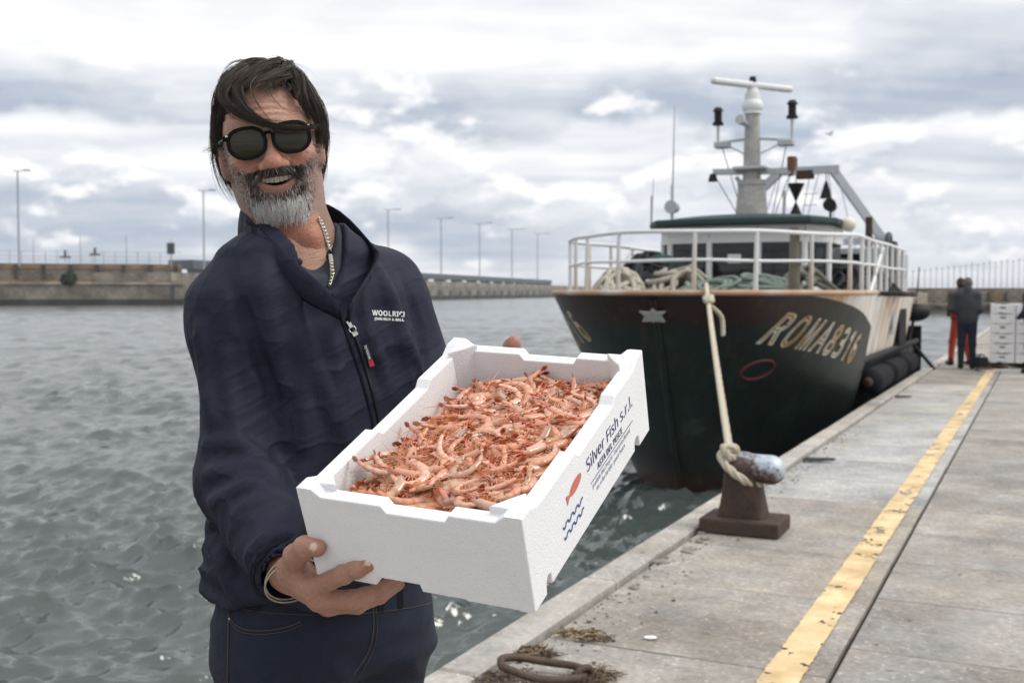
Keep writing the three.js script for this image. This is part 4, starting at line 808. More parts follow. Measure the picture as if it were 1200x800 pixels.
function foamBox() {
  const ex = (s, d) => new THREE.ExtrudeGeometry(s, { depth: d - 0.004, bevelEnabled: true, bevelSize: 0.002, bevelThickness: 0.002, bevelSegments: 2, bevelOffset: -0.002 }).translate(0, 0, 0.002);
  const long = wallShape(BL, 0.055), short = wallShape(BW - 2 * WT + 0.004, 0.012), G = {};
  // x: short side, z: from 0 (near end) to -BL (far end)
  G.long_wall = [ex(long, WT).rotateY(Math.PI / 2), ex(long, WT).rotateY(Math.PI / 2).translate(BW - WT, 0, 0)].map((g) => g.translate(0, 0, 0));
  G.short_wall = [ex(short, WT).translate(WT - 0.002, 0, -WT), ex(short, WT).translate(WT - 0.002, 0, -BL)];
  const corner = (sx, sz) => { // the chamfered post that fills each inner corner
    const s = new THREE.Shape(); [[0, 0], [0.026, 0], [0.012, 0.016], [0.0, 0.03]].forEach((q, i) => s[i ? 'lineTo' : 'moveTo'](q[0] * sx, q[1] * sz));
    const g = new THREE.ExtrudeGeometry(s, { depth: BH - 0.0225, bevelEnabled: true, bevelSize: 0.0025, bevelThickness: 0.0025, bevelSegments: 2 });
    return g.rotateX(-Math.PI / 2).translate(sx > 0 ? WT - 0.003 : BW - WT + 0.003, 0.02, sz > 0 ? -WT + 0.003 : -BL + WT - 0.003);
  };
  G.corner_post = [corner(1, 1), corner(-1, 1), corner(1, -1), corner(-1, -1)];
  G.base = [box(BW - 2 * WT + 0.006, 0.016, BL - 2 * WT + 0.006, BW / 2, 0.021, -BL / 2)];
  for (const k in G) G[k] = G[k].map((g) => { const q = flatUV(g.index ? g.toNonIndexed() : g, 5); return q; });
  return G;
}
const FOAM = foamBox();
const boxM = new THREE.Matrix4(), camUp = V(0, CP, -SP), camFwd = V(0, -SP, -CP);
{
  const ax = (x, yd, zf) => V(x, 0, 0).addScaledVector(camUp, -yd).addScaledVector(camFwd, zf).normalize();
  const X = ax(0.9048, 0.0612, -0.4213), Y = ax(-0.1304, -0.9022, -0.4111), Z = X.clone().cross(Y).normalize();
  boxM.makeBasis(X, Z.clone().cross(X), Z).setPosition(P(600 + 1300 * -0.2689 / 1.5269, 400 + 1300 * 0.3207 / 1.5269, 1.388));
}
const inBox = (x, y, z) => V(x, y, z).applyMatrix4(boxM);
const boxQ = new THREE.Quaternion().setFromRotationMatrix(boxM);
function makeBox(name, label, group) {
  const o = thing(name, label, 'box', null, 0, group);
  for (const k in FOAM) for (const g of FOAM[k]) part(k, g, foamM, o);
  return o;
}
const shrimpBox = makeBox('foam_box', 'open white foam box full of shrimps held by the smiling man');
shrimpBox.position.setFromMatrixPosition(boxM); shrimpBox.quaternion.copy(boxQ);
{ // print on the long side: the firm's name, a fish and two wavy lines
  const w = 1400, h = 400, cv = document.createElement('canvas'); cv.width = w; cv.height = h;
  const c = cv.getContext('2d'), mask = document.createElement('canvas'); mask.width = w; mask.height = h;
  const m = mask.getContext('2d');
  c.fillStyle = '#23285e'; c.fillRect(0, 0, w, h); m.fillStyle = '#000'; m.fillRect(0, 0, w, h);
  const both = (f, col) => { for (const [q, s] of [[c, col], [m, '#fff']]) { q.fillStyle = q.strokeStyle = s; f(q); } };
  c.fillStyle = '#24285a'; c.fillRect(430, 0, w, h);
  both((q) => { q.font = '116px sans-serif'; q.save(); q.scale(1.12, 1); q.fillText('Silver Fish s.r.l.', 432, 128); q.restore(); }, '#343764');
  both((q) => { q.font = 'bold 62px sans-serif'; q.fillText('ASTA DEL PESCE', 650, 208); q.fillRect(520, 226, 800, 6); }, '#454870');
  both((q) => { q.font = '40px sans-serif'; q.fillText('prodotti ittici freschi - Fiumicino (Roma)', 540, 276); q.fillText('tel. e fax 06 650 - pesce fresco', 600, 326); }, '#50526c');
  both((q) => { q.lineWidth = 13; for (const y of [236, 306]) { q.beginPath(); for (let i = 0; i <= 8; i++) { const x = 60 + i * 40; if (!i) q.moveTo(x, y); else { q.quadraticCurveTo(x - 30, y + (i % 2 ? 34 : -10), x, y + (i % 2 ? 12 : 0)); } } q.stroke(); } }, '#2c4f8e');
  both((q) => { q.save(); q.translate(300, 96); q.rotate(-0.15); q.beginPath(); q.ellipse(0, 0, 98, 36, 0, 0, 6.3); q.fill(); q.beginPath(); q.moveTo(-84, 0); q.lineTo(-150, -34); q.lineTo(-150, 34); q.fill(); q.restore(); }, '#c6705c');
  const col = new THREE.CanvasTexture(cv), al = new THREE.CanvasTexture(mask);
  col.colorSpace = THREE.SRGBColorSpace;
  const pg = new THREE.PlaneGeometry(0.29, 0.083).rotateY(Math.PI / 2);
  part('printed_label', pg, std({ map: col, alphaMap: al, alphaTest: 0.5, roughness: 0.75 }), shrimpBox, V(BW + 0.0006, 0.0585, -0.232));
}
// ================================================================= shrimps
const heap = (x, z) => 0.044 + 0.036 * sstep(0.0, 0.085, x - WT) + 0.012 * sstep(0, 0.12, z + BL - WT) + 0.012 * sstep(-0.3, -0.02, z) + 0.006 * n3(x * 30, z * 30, 3);
function makeShrimp(seed) {
  const R = rng(seed), L = 0.088 + 0.022 * R(), bend = 1.5 + 2.7 * R(), N = 44, K = 9, pos = [], col = [], idx = [], C = [], T = [];
  let a = -bend * 0.42, x = 0, z = 0;
  for (let i = 0; i <= N; i++) { C.push(V(x, 0, z)); T.push(V(Math.cos(a), 0, Math.sin(a))); const t = i / N, da = bend / N * (t < 0.3 ? 0.35 : t < 0.75 ? 1.55 : 0.85); a += da; x += Math.cos(a) * L / N; z += Math.sin(a) * L / N; }
  const mid = C[Math.floor(N * 0.45)].clone(); C.forEach((c) => c.sub(mid));
  const grey = R() < 0.3 ? 1 : 0, warm = R();
  for (let i = 0; i <= N; i++) {
    const t = i / N, side = V(-T[i].z, 0, T[i].x); // toward the belly, inside the curl
    let r = t < 0.08 ? lerp(0.0022, 0.0058, t / 0.08) : t < 0.36 ? lerp(0.0058, 0.0072, (t - 0.08) / 0.28) : lerp(0.0070, 0.0026, Math.pow((t - 0.36) / 0.64, 1.15));
    const seg = t > 0.36 ? ((t - 0.36) / 0.64 * 6) % 1 : 0.5;
    if (t > 0.36) r *= 0.88 + 0.26 * seg * seg; // each ring of shell laps over the next
    for (let k = 0; k < K; k++) {
      const b = k / K * 6.2832, up = Math.sin(b), inn = Math.cos(b);
      const p = C[i].clone().addScaledVector(side, inn * r * 1.12).add(V(0, up * r * 0.86, 0));
      pos.push(p.x, p.y, p.z);
      const edge = t > 0.36 ? sstep(0.6, 1, seg) + 0.45 * sstep(0.2, 0, seg) : 0.35 + 0.4 * sstep(0.2, 0.0, t), back = clamp(-inn), belly = clamp(inn), n = 0.5 + 0.8 * fbm(p.x * 260, p.y * 260, p.z * 260 + seed, 2);
      const o = clamp(edge * 0.85 + 0.45 * n * warm + 0.25 * sstep(0.75, 1, t) - 0.12);
      const c = [lerp(0.7, 0.64, o), lerp(0.45, 0.21, o), lerp(0.34, 0.085, o)], g = [0.26, 0.2, 0.14], q = grey * 0.8 * back + 0.4 * back * n + (t < 0.3 ? 0.3 * n : 0);
      for (let j = 0; j < 3; j++) col.push(lerp(lerp(c[j], g[j], clamp(q)), [0.76, 0.55, 0.43][j], belly * 0.4));
    }
    if (i) for (let k = 0; k < K; k++) { const p = (i - 1) * K + k, q = (i - 1) * K + (k + 1) % K; idx.push(p, p + K, q + K, p, q + K, q); }
  }
  const body = new THREE.BufferGeometry();
  body.setAttribute('position', new THREE.BufferAttribute(new Float32Array(pos), 3)); body.setAttribute('color', new THREE.BufferAttribute(new Float32Array(col), 3)); body.setIndex(idx); body.computeVertexNormals();
  const eye = [-1, 1].map((s) => paint(new THREE.SphereGeometry(0.0015, 7, 5).translate(C[2].x, s * 0.0042, C[2].z).translate(T[2].x * 0.001, 0, T[2].z * 0.001), (a1, b1, c1, o) => { o[0] = o[1] = o[2] = 0.008; }));
  const ros = hairs([{ p: [C[1], C[0].clone().addScaledVector(T[0], -0.008), C[0].clone().addScaledVector(T[0], -0.017).add(V(T[0].z * 0.002, 0.001, 0))], r: 0.0017, c: [0.6, 0.16, 0.06] }]);
  const bodyG = join([body, ...eye, ros]);
  // tail fan: five thin leaves
  const end = C[N], d = T[N], fan = [];
  for (const [q, l] of [[-0.22, 0.011], [-0.1, 0.013], [0, 0.01], [0.1, 0.013], [0.22, 0.011]]) {
    const dir = V(d.x, 0, d.z).applyAxisAngle(V(d.z, 0, -d.x).normalize(), q), w = V(0, 1, 0).applyAxisAngle(V(d.z, 0, -d.x).normalize(), q).multiplyScalar(0.0026), nr = V(d.z, 0, -d.x).normalize().multiplyScalar(0.0006);
    const A = end.clone().addScaledVector(d, -0.001), B = end.clone().addScaledVector(dir, l * 0.6).add(w), D = end.clone().addScaledVector(dir, l * 0.6).sub(w), E = end.clone().addScaledVector(dir, l), pp = [];
    for (const s of [1, -1]) { const [u1, u2, u3, u4] = [A, B, E, D].map((v) => v.clone().addScaledVector(nr, s)); for (const v of s > 0 ? [u1, u2, u3, u1, u3, u4] : [u1, u3, u2, u1, u4, u3]) pp.push(v.x, v.y, v.z); }
    const g = new THREE.BufferGeometry(); g.setAttribute('position', new THREE.BufferAttribute(new Float32Array(pp), 3)); g.computeVertexNormals();
    fan.push(paint(g, (a1, b1, c1, o) => { const t = clamp(Math.hypot(a1 - end.x, b1 - end.y, c1 - end.z) / l); o[0] = lerp(0.72, 0.68, t); o[1] = lerp(0.42, 0.3, t); o[2] = lerp(0.28, 0.14, t); }));
  }
  const legs = [], ant = [];
  for (let i = 0; i < 11; i++) for (const s of [-1, 1]) {
    const k = Math.round(lerp(4, N * 0.86, i / 10)), side = V(-T[k].z, 0, T[k].x), l = (i < 5 ? 0.019 : 0.009) * (0.8 + 0.5 * R()), p0 = C[k].clone().addScaledVector(side, 0.0055).add(V(0, s * 0.0022, 0));
    legs.push({ p: [p0, p0.clone().addScaledVector(side, l * 0.5).addScaledVector(T[k], -l * 0.2 + 0.006 * (R() - 0.5)).add(V(0, s * 0.002, 0)), p0.clone().addScaledVector(side, l * 0.75).addScaledVector(T[k], l * (i < 5 ? -0.7 : 0.4)).add(V(0, s * 0.001, 0))], r: i < 5 ? 0.0007 : 0.0012, c: [0.66, 0.26, 0.12], tip: [0.72, 0.4, 0.24] });
  }
  for (const s of [-1, 1]) { const p = [C[1].clone()], l = 0.03 + 0.035 * R(); let dir = V(-T[0].x, 0, -T[0].z), tw = (R() - 0.5) * 1.1; for (let i = 1; i <= 7; i++) { dir = dir.clone().applyAxisAngle(V(0, 1, 0), tw / 3); p.push(p[i - 1].clone().addScaledVector(dir, l / 7).add(V(0, s * 0.0006 * (i < 3 ? 1 : 0) + 0.0009 * (R() - 0.3), 0))); } ant.push({ p, r: 0.00065, c: [0.62, 0.17, 0.06], tip: [0.7, 0.3, 0.15] }); }
  for (const s of [-1, 1]) { const b = C[1].clone().add(V(0, s * 0.002, 0)), q = b.clone().addScaledVector(T[0], -0.012).add(V(0, s * 0.003, 0)); ant.push({ p: [b, b.clone().lerp(q, 0.5), q], r: 0.0016, c: [0.68, 0.26, 0.13], tip: [0.62, 0.14, 0.05] }); }
  return { ends: [C[0].clone().addScaledVector(T[0], -0.014), C[N].clone().addScaledVector(T[N], 0.012), C[Math.floor(N / 4)], C[Math.floor(N * 0.7)], ant[0].p[7], ant[1].p[7]], bodyG, fan: join(fan), legs: hairs(legs), ant: hairs(ant) };
}
{
  const kinds = Array.from({ length: 12 }, (_, i) => makeShrimp(501 + i * 17));
  const mats = [[0.98, 0.86, 0.8], [0.96, 0.76, 0.62], [0.82, 0.8, 0.74], [1.05, 0.95, 0.92], [0.9, 0.68, 0.56]].map(([r, g, b]) => phys({ color: rgb(r, g, b), vertexColors: true, roughness: 0.36, clearcoat: 0.6, clearcoatRoughness: 0.18 }));
  // what lies underneath
  const fill = new THREE.PlaneGeometry(BW - 2 * WT, BL - 2 * WT, 40, 56).rotateX(-Math.PI / 2).translate(BW / 2, 0, -BL / 2), fp = fill.attributes.position;
  for (let i = 0; i < fp.count; i++) fp.setY(i, heap(fp.getX(i), fp.getZ(i)) - 0.016 + 0.005 * n3(fp.getX(i) * 90, fp.getZ(i) * 90, 1));
  fill.computeVertexNormals();
  const R = rng(88), bed = new THREE.InstancedMesh(join([kinds[0].bodyG, kinds[0].fan, kinds[0].legs]), mats[4], 620), O = new THREE.Object3D();
  const inside = (v) => v.x > WT + 0.004 && v.x < BW - WT - 0.004 && v.z < -WT - 0.004 && v.z > -BL + WT + 0.004;
  const scatter = (o, dy, spread, kind, size) => {
    for (let tries = 0; tries < 60; tries++) {
      const x = WT + 0.008 + R() * (BW - 2 * WT - 0.016), z = -WT - 0.008 - R() * (BL - 2 * WT - 0.016);
      o.position.set(x, heap(x, z) + dy, z);
      o.rotation.set((R() - 0.5) * spread, R() * 6.283, (R() - 0.5) * spread, 'YXZ');
      if (R() < 0.5) o.rotateX(Math.PI);
      o.scale.setScalar(size);
      o.updateMatrix();
      if (kind.ends.every((e) => inside(e.clone().applyMatrix4(o.matrix)))) break;
    }
    o.position.applyMatrix4(boxM); o.quaternion.premultiply(boxQ);
  };
  for (let i = 0; i < 620; i++) { scatter(O, -0.012 + 0.008 * R(), 0.7, kinds[0], 0.85 + 0.25 * R()); O.updateMatrix(); bed.setMatrixAt(i, O.matrix); bed.setColorAt(i, rgb(0.75 + 0.3 * R(), 0.72 + 0.3 * R(), 0.72 + 0.3 * R())); }
  bed.name = 'shrimp_bed'; bed.userData.kind = 'stuff'; bed.userData.label = 'the deeper shrimps of the heap in the white foam box';
  bed.castShadow = bed.receiveShadow = true;
  scene.add(bed);
  const under = part('shrimp_bed_core', fill, std({ color: rgb(0.3, 0.13, 0.07), roughness: 0.5 }), scene); under.userData.kind = 'stuff'; under.applyMatrix4(boxM);
  for (let i = 0; i < 300; i++) {
    const k = kinds[i % 12], m = mats[Math.floor(R() * 5)], o = thing('shrimp', 'raw pink-orange shrimp lying in the heap in the white foam box', 'shrimp', null, 0, 'shrimps in the foam box');
    part('shell', k.bodyG, m, o); part('tail_fan', k.fan, m, o); part('swimmerets', k.legs, m, o); part('antenna', k.ant, m, o);
    scatter(o, -0.004 + 0.011 * R(), i % 60 === 7 ? 1.5 : 0.55, k, 0.82 + 0.28 * R());
  }
}
// ================================================================= stacked foam boxes far along the quay
{
  const at = P(1172, 431, 21.4).setY(0), k = 1.42, names = ['lowest', 'second', 'third', 'fourth', 'fifth', 'topmost'];
  const pal = thing('pallet', 'weathered wooden pallet under the stacked white boxes', 'pallet', at.clone(), 0.1);
  const wood = std({ color: rgb(0.33, 0.26, 0.19), map: stain, roughness: 0.95 });
  for (let i = 0; i < 6; i++) part('board', box(1.2, 0.02, 0.1, 0.45, 0.13, -0.35 + i * 0.14, 0.004), wood, pal);
  for (const x of [-0.1, 0.45, 1.0]) part('bearer', box(0.1, 0.1, 0.8, x, 0.07, 0, 0.006), wood, pal);
  for (let c = 0; c < 2; c++) for (let i = 0; i < 6; i++) {
    const o = makeBox('stacked_foam_box', names[i] + (c ? ' white foam box in the stack at the picture\'s edge' : ' white foam box in the stack beside the dark jacketed person'), 'stacked foam boxes on the quay');
    o.scale.set(k, 1.44, k); o.position.copy(at).add(V(-0.3 + c * 0.41, 0.145 + i * 0.187, 0.25 + c * 0.17)); o.rotation.y = -0.4;
    part('handle_slot', box(0.07, 0.018, 0.003, BW / 2, 0.075, 0.0005), blackM, o);
  }
  const can = thing('canister', 'small dark canister standing between the dark jacketed person and the white boxes', 'canister', P(1151, 433, 21.0).setY(0)); part('body', new RoundedBoxGeometry(0.2, 0.26, 0.16, 3, 0.03).translate(0, 0.13, 0), blackM, can); part('handle', new THREE.TorusGeometry(0.05, 0.012, 6, 12, 3.14).translate(0, 0.26, 0), blackM, can);
  const bk = thing('bucket', 'white bucket behind the dark jacketed person', 'bucket', P(1145, 430, 22.2).setY(0)); part('body', new THREE.CylinderGeometry(0.13, 0.1, 0.26, 18).translate(0, 0.13, 0), whiteM, bk); part('rim', new THREE.TorusGeometry(0.13, 0.012, 6, 20).rotateX(Math.PI / 2).translate(0, 0.26, 0), whiteM, bk);
  const pl = thing('wooden_plank', 'pale plank and litter lying in front of the stacked white boxes', 'plank', P(1172, 436, 20.9).setY(0), 0.05); part('board', box(1.0, 0.03, 0.12, 0.1, 0.016, 0, 0.005), whiteM, pl); part('offcut', box(0.3, 0.03, 0.1, -0.3, 0.047, 0.02, 0.005), wood, pl);
}
// ================================================================= the smiling man
const man = thing('person', 'smiling bearded man in sunglasses and a navy jacket holding a box of shrimps', 'person');
const clothBump = texture(256, 256, (u, v) => 0.5 + 0.22 * Math.sin(u * 6.2832 * 40) * Math.sin(v * 6.2832 * 40) + 0.3 * tfbm(u, v, 30, 2, 4.4), false, 14);
const crumple = texture(512, 512, (u, v) => { const r = (f, z, sx) => 1 - 1.7 * Math.abs(tfbm(u * sx, v, f, 2, z)); return 0.2 + 0.34 * r(4, 2.2, 1) ** 3 + 0.22 * r(9, 5.7, 1) ** 3 + 0.06 * tfbm(u, v, 60, 2, 3.3); }, false, 2.2);
const skinBump = texture(512, 512, (u, v) => 0.5 - 0.4 * Math.abs(tfbm(u, v, 70, 2, 1.4)) + 0.25 * tfbm(u, v, 22, 3, 6.4), false, 12);
const skinM = phys({ vertexColors: true, roughness: 0.48, specularIntensity: 0.7, bumpMap: skinBump, bumpScale: 0.0032 });

// ---------------------------------------------------------------- head, in its own axes: x to the picture's right, y up, z out of the face, eyes at y = 0
const HEADM = new THREE.Matrix4(), face = P(315, 162, 1.68);
{
  const z = camera.position.clone().sub(face).normalize(), x = V(0, 1, 0).cross(z).normalize(), y = z.clone().cross(x), r = 10 * Math.PI / 180;
  const X = x.clone().multiplyScalar(Math.cos(r)).addScaledVector(y, Math.sin(r)), Y = y.clone().multiplyScalar(Math.cos(r)).addScaledVector(x, -Math.sin(r));
  const p = -0.05, Z2 = z.clone().multiplyScalar(Math.cos(p)).addScaledVector(Y, -Math.sin(p)), Y2 = Z2.clone().cross(X);
  HEADM.makeBasis(X, Y2, Z2).setPosition(face.clone().addScaledVector(Z2, -0.096));
}
const HEADI = HEADM.clone().invert(), headP = (x, y, z) => V(x, y, z).applyMatrix4(HEADM);
const NB = P(352, 290, 1.80), nbL = NB.clone().applyMatrix4(HEADI); // foot of the neck
const mouthY = (x) => -0.0645 + 8.5 * x * x, mouthH = (x) => 0.0078 * Math.max(0, 1 - (x / 0.0305) ** 2);
const lipZ = (x) => 0.0925 - 7.5 * x * x;
const lipU = [], lipD = [];
for (let i = -4; i <= 4; i++) { const x = i / 4 * 0.029; lipU.push(V(x, mouthY(x) + mouthH(x) + 0.0022, lipZ(x) + 0.0005)); lipD.push(V(x, mouthY(x) - mouthH(x) - 0.0035, lipZ(x) - 0.001)); }
function headField(x, y, z) {
  const ax = Math.abs(x);
  let d = ell(x, y, z, 0, 0.03, -0.012, 0.0735, 0.088, 0.098);
  d = smin(d, ell(x, y, z, 0, -0.012, 0.03, 0.066, 0.075, 0.06), 0.03);
  d = smin(d, ell(x, y, z, 0, -0.066, 0.024, 0.0535, 0.053, 0.058), 0.03);
  d = smin(d, ell(x, y, z, 0, -0.095, 0.06, 0.024, 0.02, 0.024), 0.03);
  const m = (a) => V(a[0], a[1], a[2]);
  d = smin(d, cone(ax, y, z, HC.brow0, HC.brow1, 0.015, 0.013), 0.022);
  d = smin(d, ell(ax, y, z, 0.0425, -0.032, 0.060, 0.0245, 0.0195, 0.0235), 0.014);
  d = smax(d, -ell(ax, y, z, 0.033, -0.003, 0.097, 0.019, 0.0125, 0.016), 0.014);
  d = smin(d, ell(ax, y, z, 0.033, -0.003, 0.071, 0.0125, 0.0115, 0.0125), 0.004);
  d = smin(d, ell(x, y, z, 0, -0.064, 0.06, 0.036, 0.027, 0.03), 0.02);
  d = smin(d, cone(x, y, z, HC.nose0, HC.nose1, 0.0085, 0.012), 0.014);
  d = smin(d, ell(x, y, z, 0, -0.037, 0.104, 0.0145, 0.012, 0.013), 0.008);
  d = smin(d, ell(ax, y, z, 0.0168, -0.041, 0.0915, 0.009, 0.0092, 0.0115), 0.005);
  d = smax(d, -ell(ax, y, z, 0.0075, -0.0488, 0.099, 0.004, 0.0042, 0.0065), 0.003);
  d = smax(d, -cone(ax, y, z, HC.nl0, HC.nl1, 0.0042, 0.0034), 0.007);
  // the open, smiling mouth
  const slot = Math.max(Math.abs(y - mouthY(x)) - mouthH(x), ax - 0.031, 0.066 - z);
  d = smax(d, -slot, 0.003);
  let u = 1, l = 1;
  if (z > 0.06 && y < -0.03 && y > -0.1) for (let i = 0; i < 8; i++) { u = Math.min(u, cone(x, y, z, lipU[i], lipU[i + 1], 0.0032 + 0.0006 * (1 - Math.abs(i - 3.5) / 4), 0.0034)); l = Math.min(l, cone(x, y, z, lipD[i], lipD[i + 1], 0.0022 + 0.0022 * (1 - Math.abs(i - 3.5) / 4), 0.0022 + 0.0022 * (1 - Math.abs(i - 2.5) / 4))); }
  d = smin(d, u, 0.004); d = smin(d, l, 0.004);
  // ears
  const ez = z + 0.35 * (ax - 0.07);
  let e = ell(ax, y, ez, 0.0765, -0.012, -0.014, 0.0105, 0.031, 0.019);
  e = smin(e, ell(ax, y, ez, 0.0745, -0.038, -0.006, 0.007, 0.011, 0.009), 0.008);
  e = smax(e, -ell(ax, y, ez, 0.0885, -0.012, -0.009, 0.0085, 0.019, 0.0105), 0.006);
  d = smin(d, e, 0.008);
  // neck
  d = smin(d, cone(x, y, z, HC.neck0, nbL, 0.056, 0.063), 0.035);
  d = smin(d, cone(ax, y, z, HC.scm0, HC.scm1, 0.012, 0.011), 0.022);
  d = smin(d, ell(x, y, z, 0.002, -0.155, 0.032, 0.012, 0.016, 0.012), 0.02);
  // brow and smile creases
  if (y > 0.026 && y < 0.07) d += 0.0011 * Math.sin(y * 620 + 3 * x * 20 + 2 * n3(x * 30, y * 30, 1)) * sstep(0.026, 0.036, y) * sstep(0.07, 0.058, y) * sstep(0.03, 0.06, z);
  if (ax > 0.04 && y < 0.012 && y > -0.03 && z > 0.0) d += 0.0011 * Math.sin((y * 0.8 + 0.35 * ax) * 900) * sstep(0.045, 0.055, ax);
  return d;
}
const HC = { brow0: V(0.006, 0.017, 0.072), brow1: V(0.047, 0.021, 0.062), nose0: V(0, 0.004, 0.079), nose1: V(0, -0.034, 0.0985), nl0: V(0.022, -0.043, 0.089), nl1: V(0.0385, -0.068, 0.0775), neck0: V(0, -0.05, -0.022), scm0: V(0.058, -0.07, -0.02), scm1: V(nbL.x * 0.6 + 0.022, nbL.y + 0.02, nbL.z + 0.052) };
const beardEdge = (ax) => -0.054 + 1.05 * Math.max(0, ax - 0.036) ;
function beardAt(x, y, z) { // how much beard grows at a spot of the skin, 0..1
  const ax = Math.abs(x);
  let b = sstep(0.006, -0.008, y - beardEdge(ax) + 0.004 * n3(x * 160, y * 160, z * 160)) * sstep(-0.130, -0.114, y);
  if (ax > 0.055) b = Math.max(b, sstep(0.012, -0.01, y) * sstep(-0.012, 0.0, z) * sstep(0.06, 0.05, z)) * sstep(-0.02, -0.002, z);
  b *= sstep(-0.032, -0.008, z - 0.1 * (y + 0.1));
  if (ax < 0.04 && z > 0.06) { const yc = mouthY(x), h = mouthH(x); if (y > yc - h - 0.0095 && y < yc + h + 0.0035 && ax < 0.0285) b = 0; if (y >= yc + h + 0.003) b = sstep(-0.043, -0.0475, y) * sstep(0.043, 0.034, ax); }
  return clamp(b);
}
function skinTone(x, y, z, o) {
  const ax = Math.abs(x), n = fbm(x * 40, y * 40, z * 40, 3), f = fbm(x * 160, y * 160, z * 160, 2);
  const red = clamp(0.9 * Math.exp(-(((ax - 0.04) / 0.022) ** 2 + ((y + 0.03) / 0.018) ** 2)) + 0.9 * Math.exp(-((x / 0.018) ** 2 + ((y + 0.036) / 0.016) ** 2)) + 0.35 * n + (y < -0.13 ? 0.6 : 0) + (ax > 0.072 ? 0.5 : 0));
  let c = [lerp(0.50, 0.47, red) + 0.07 * f + 0.05 * n, lerp(0.28, 0.2, red) + 0.055 * f + 0.04 * n, lerp(0.205, 0.135, red) + 0.045 * f + 0.03 * n];
  const b = beardAt(x, y, z), yc = mouthY(x), h = mouthH(x);
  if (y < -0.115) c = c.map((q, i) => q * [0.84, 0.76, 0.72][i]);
  c = c.map((q, i) => lerp(q, [0.2, 0.135, 0.11][i], 0.75 * b));
  if (z > 0.06 && ax < 0.029 && y > yc - h - 0.0105 && y < yc + h + 0.0048) { c = [0.37, 0.19, 0.15]; if (Math.abs(y - yc) < h && z < lipZ(x) - 0.004) c = [0.07, 0.012, 0.01]; }
  o[0] = c[0]; o[1] = c[1]; o[2] = c[2];
}
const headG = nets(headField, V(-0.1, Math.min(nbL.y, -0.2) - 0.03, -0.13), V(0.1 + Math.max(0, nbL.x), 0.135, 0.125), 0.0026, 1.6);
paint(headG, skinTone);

// ---------------------------------------------------------------- joints of the body, in the place's axes
const SR = P(283, 366, 1.75), ER = P(281, 562, 1.685), WR = P(339, 668, 1.475), SL = P(446, 338, 1.93), EL = P(500, 468, 1.93), WL = P(588, 448, 1.775);
const PEL = P(383, 722, 1.845), CH = P(374, 420, 1.85);
const RT = SL.clone().sub(SR).setY(0).normalize(), FR = V(-RT.z, 0, RT.x); // his left; the way his chest faces
if (FR.z < 0) FR.negate();
const SECT = [[0.70, 0.178, 0.14], [0.9, 0.178, 0.14], [0.985, 0.184, 0.143], [1.1, 0.188, 0.147], [1.25, 0.195, 0.147], [1.38, 0.203, 0.138], [1.46, 0.18, 0.12], [1.53, 0.12, 0.09], [1.58, 0.06, 0.06]];
function torsoField(x, y, z, grow = 0) {
  let i = 0; while (i < SECT.length - 2 && y > SECT[i + 1][0]) i++;
  const t = sstep(0, 1, clamp((y - SECT[i][0]) / (SECT[i + 1][0] - SECT[i][0]))), a = lerp(SECT[i][1], SECT[i + 1][1], t) + grow, b = lerp(SECT[i][2], SECT[i + 1][2], t) + grow;
  const k = clamp((y - PEL.y) / (CH.y - PEL.y), -0.4, 1), k2 = clamp((y - CH.y) / (NB.y - CH.y));
  const cx = lerp(lerp(PEL.x, CH.x, k), NB.x, k2), cz = lerp(lerp(PEL.z, CH.z, k), NB.z, k2), dx = x - cx, dz = z - cz;
  const X = (dx * RT.x + dz * RT.z) / a, Z = (dx * FR.x + dz * FR.z) / b, r = Math.pow(Math.pow(Math.abs(X), 2.3) + Math.pow(Math.abs(Z), 2.3), 1 / 2.3);
  return smax((r - 1) * Math.min(a, b) * 0.92, y - 1.582, 0.02);
}
const ridge = (v) => { const q = 1 - Math.abs(v) * 1.6; return q > 0 ? q * q : 0; };
const hemY = 0.985, APEX = P(404, 366, 1.655), NECKTOP = P(350, 246, 1.79);
const armDir = WR.clone().sub(ER).normalize();
const CREASES = []; // lines on the cloth where it is pulled into folds: [from, to, height, width]
function creaseAt(x, y, z) {
  let f = 0;
  for (const { p, h, w } of CREASES) {
    let best = 9, bt = 0;
    for (let i = 0; i + 1 < p.length; i++) {
      const a = p[i], b = p[i + 1], bx = b.x - a.x, by = b.y - a.y, bz = b.z - a.z, px = x - a.x, py = y - a.y, pz = z - a.z, t = clamp((px * bx + py * by + pz * bz) / (bx * bx + by * by + bz * bz));
      const d = Math.hypot(px - bx * t, py - by * t, pz - bz * t);
      if (d < best) { best = d; bt = (i + t) / (p.length - 1); }
      if (d > 0.3) break;
    }
    if (best > w * 3) continue;
    const q = best / w, e = Math.sin(3.1416 * bt); const m = Math.max(0, 1 - q / 1.75); f += 4.8 * h * e * m * m;
  }
  return f;
}
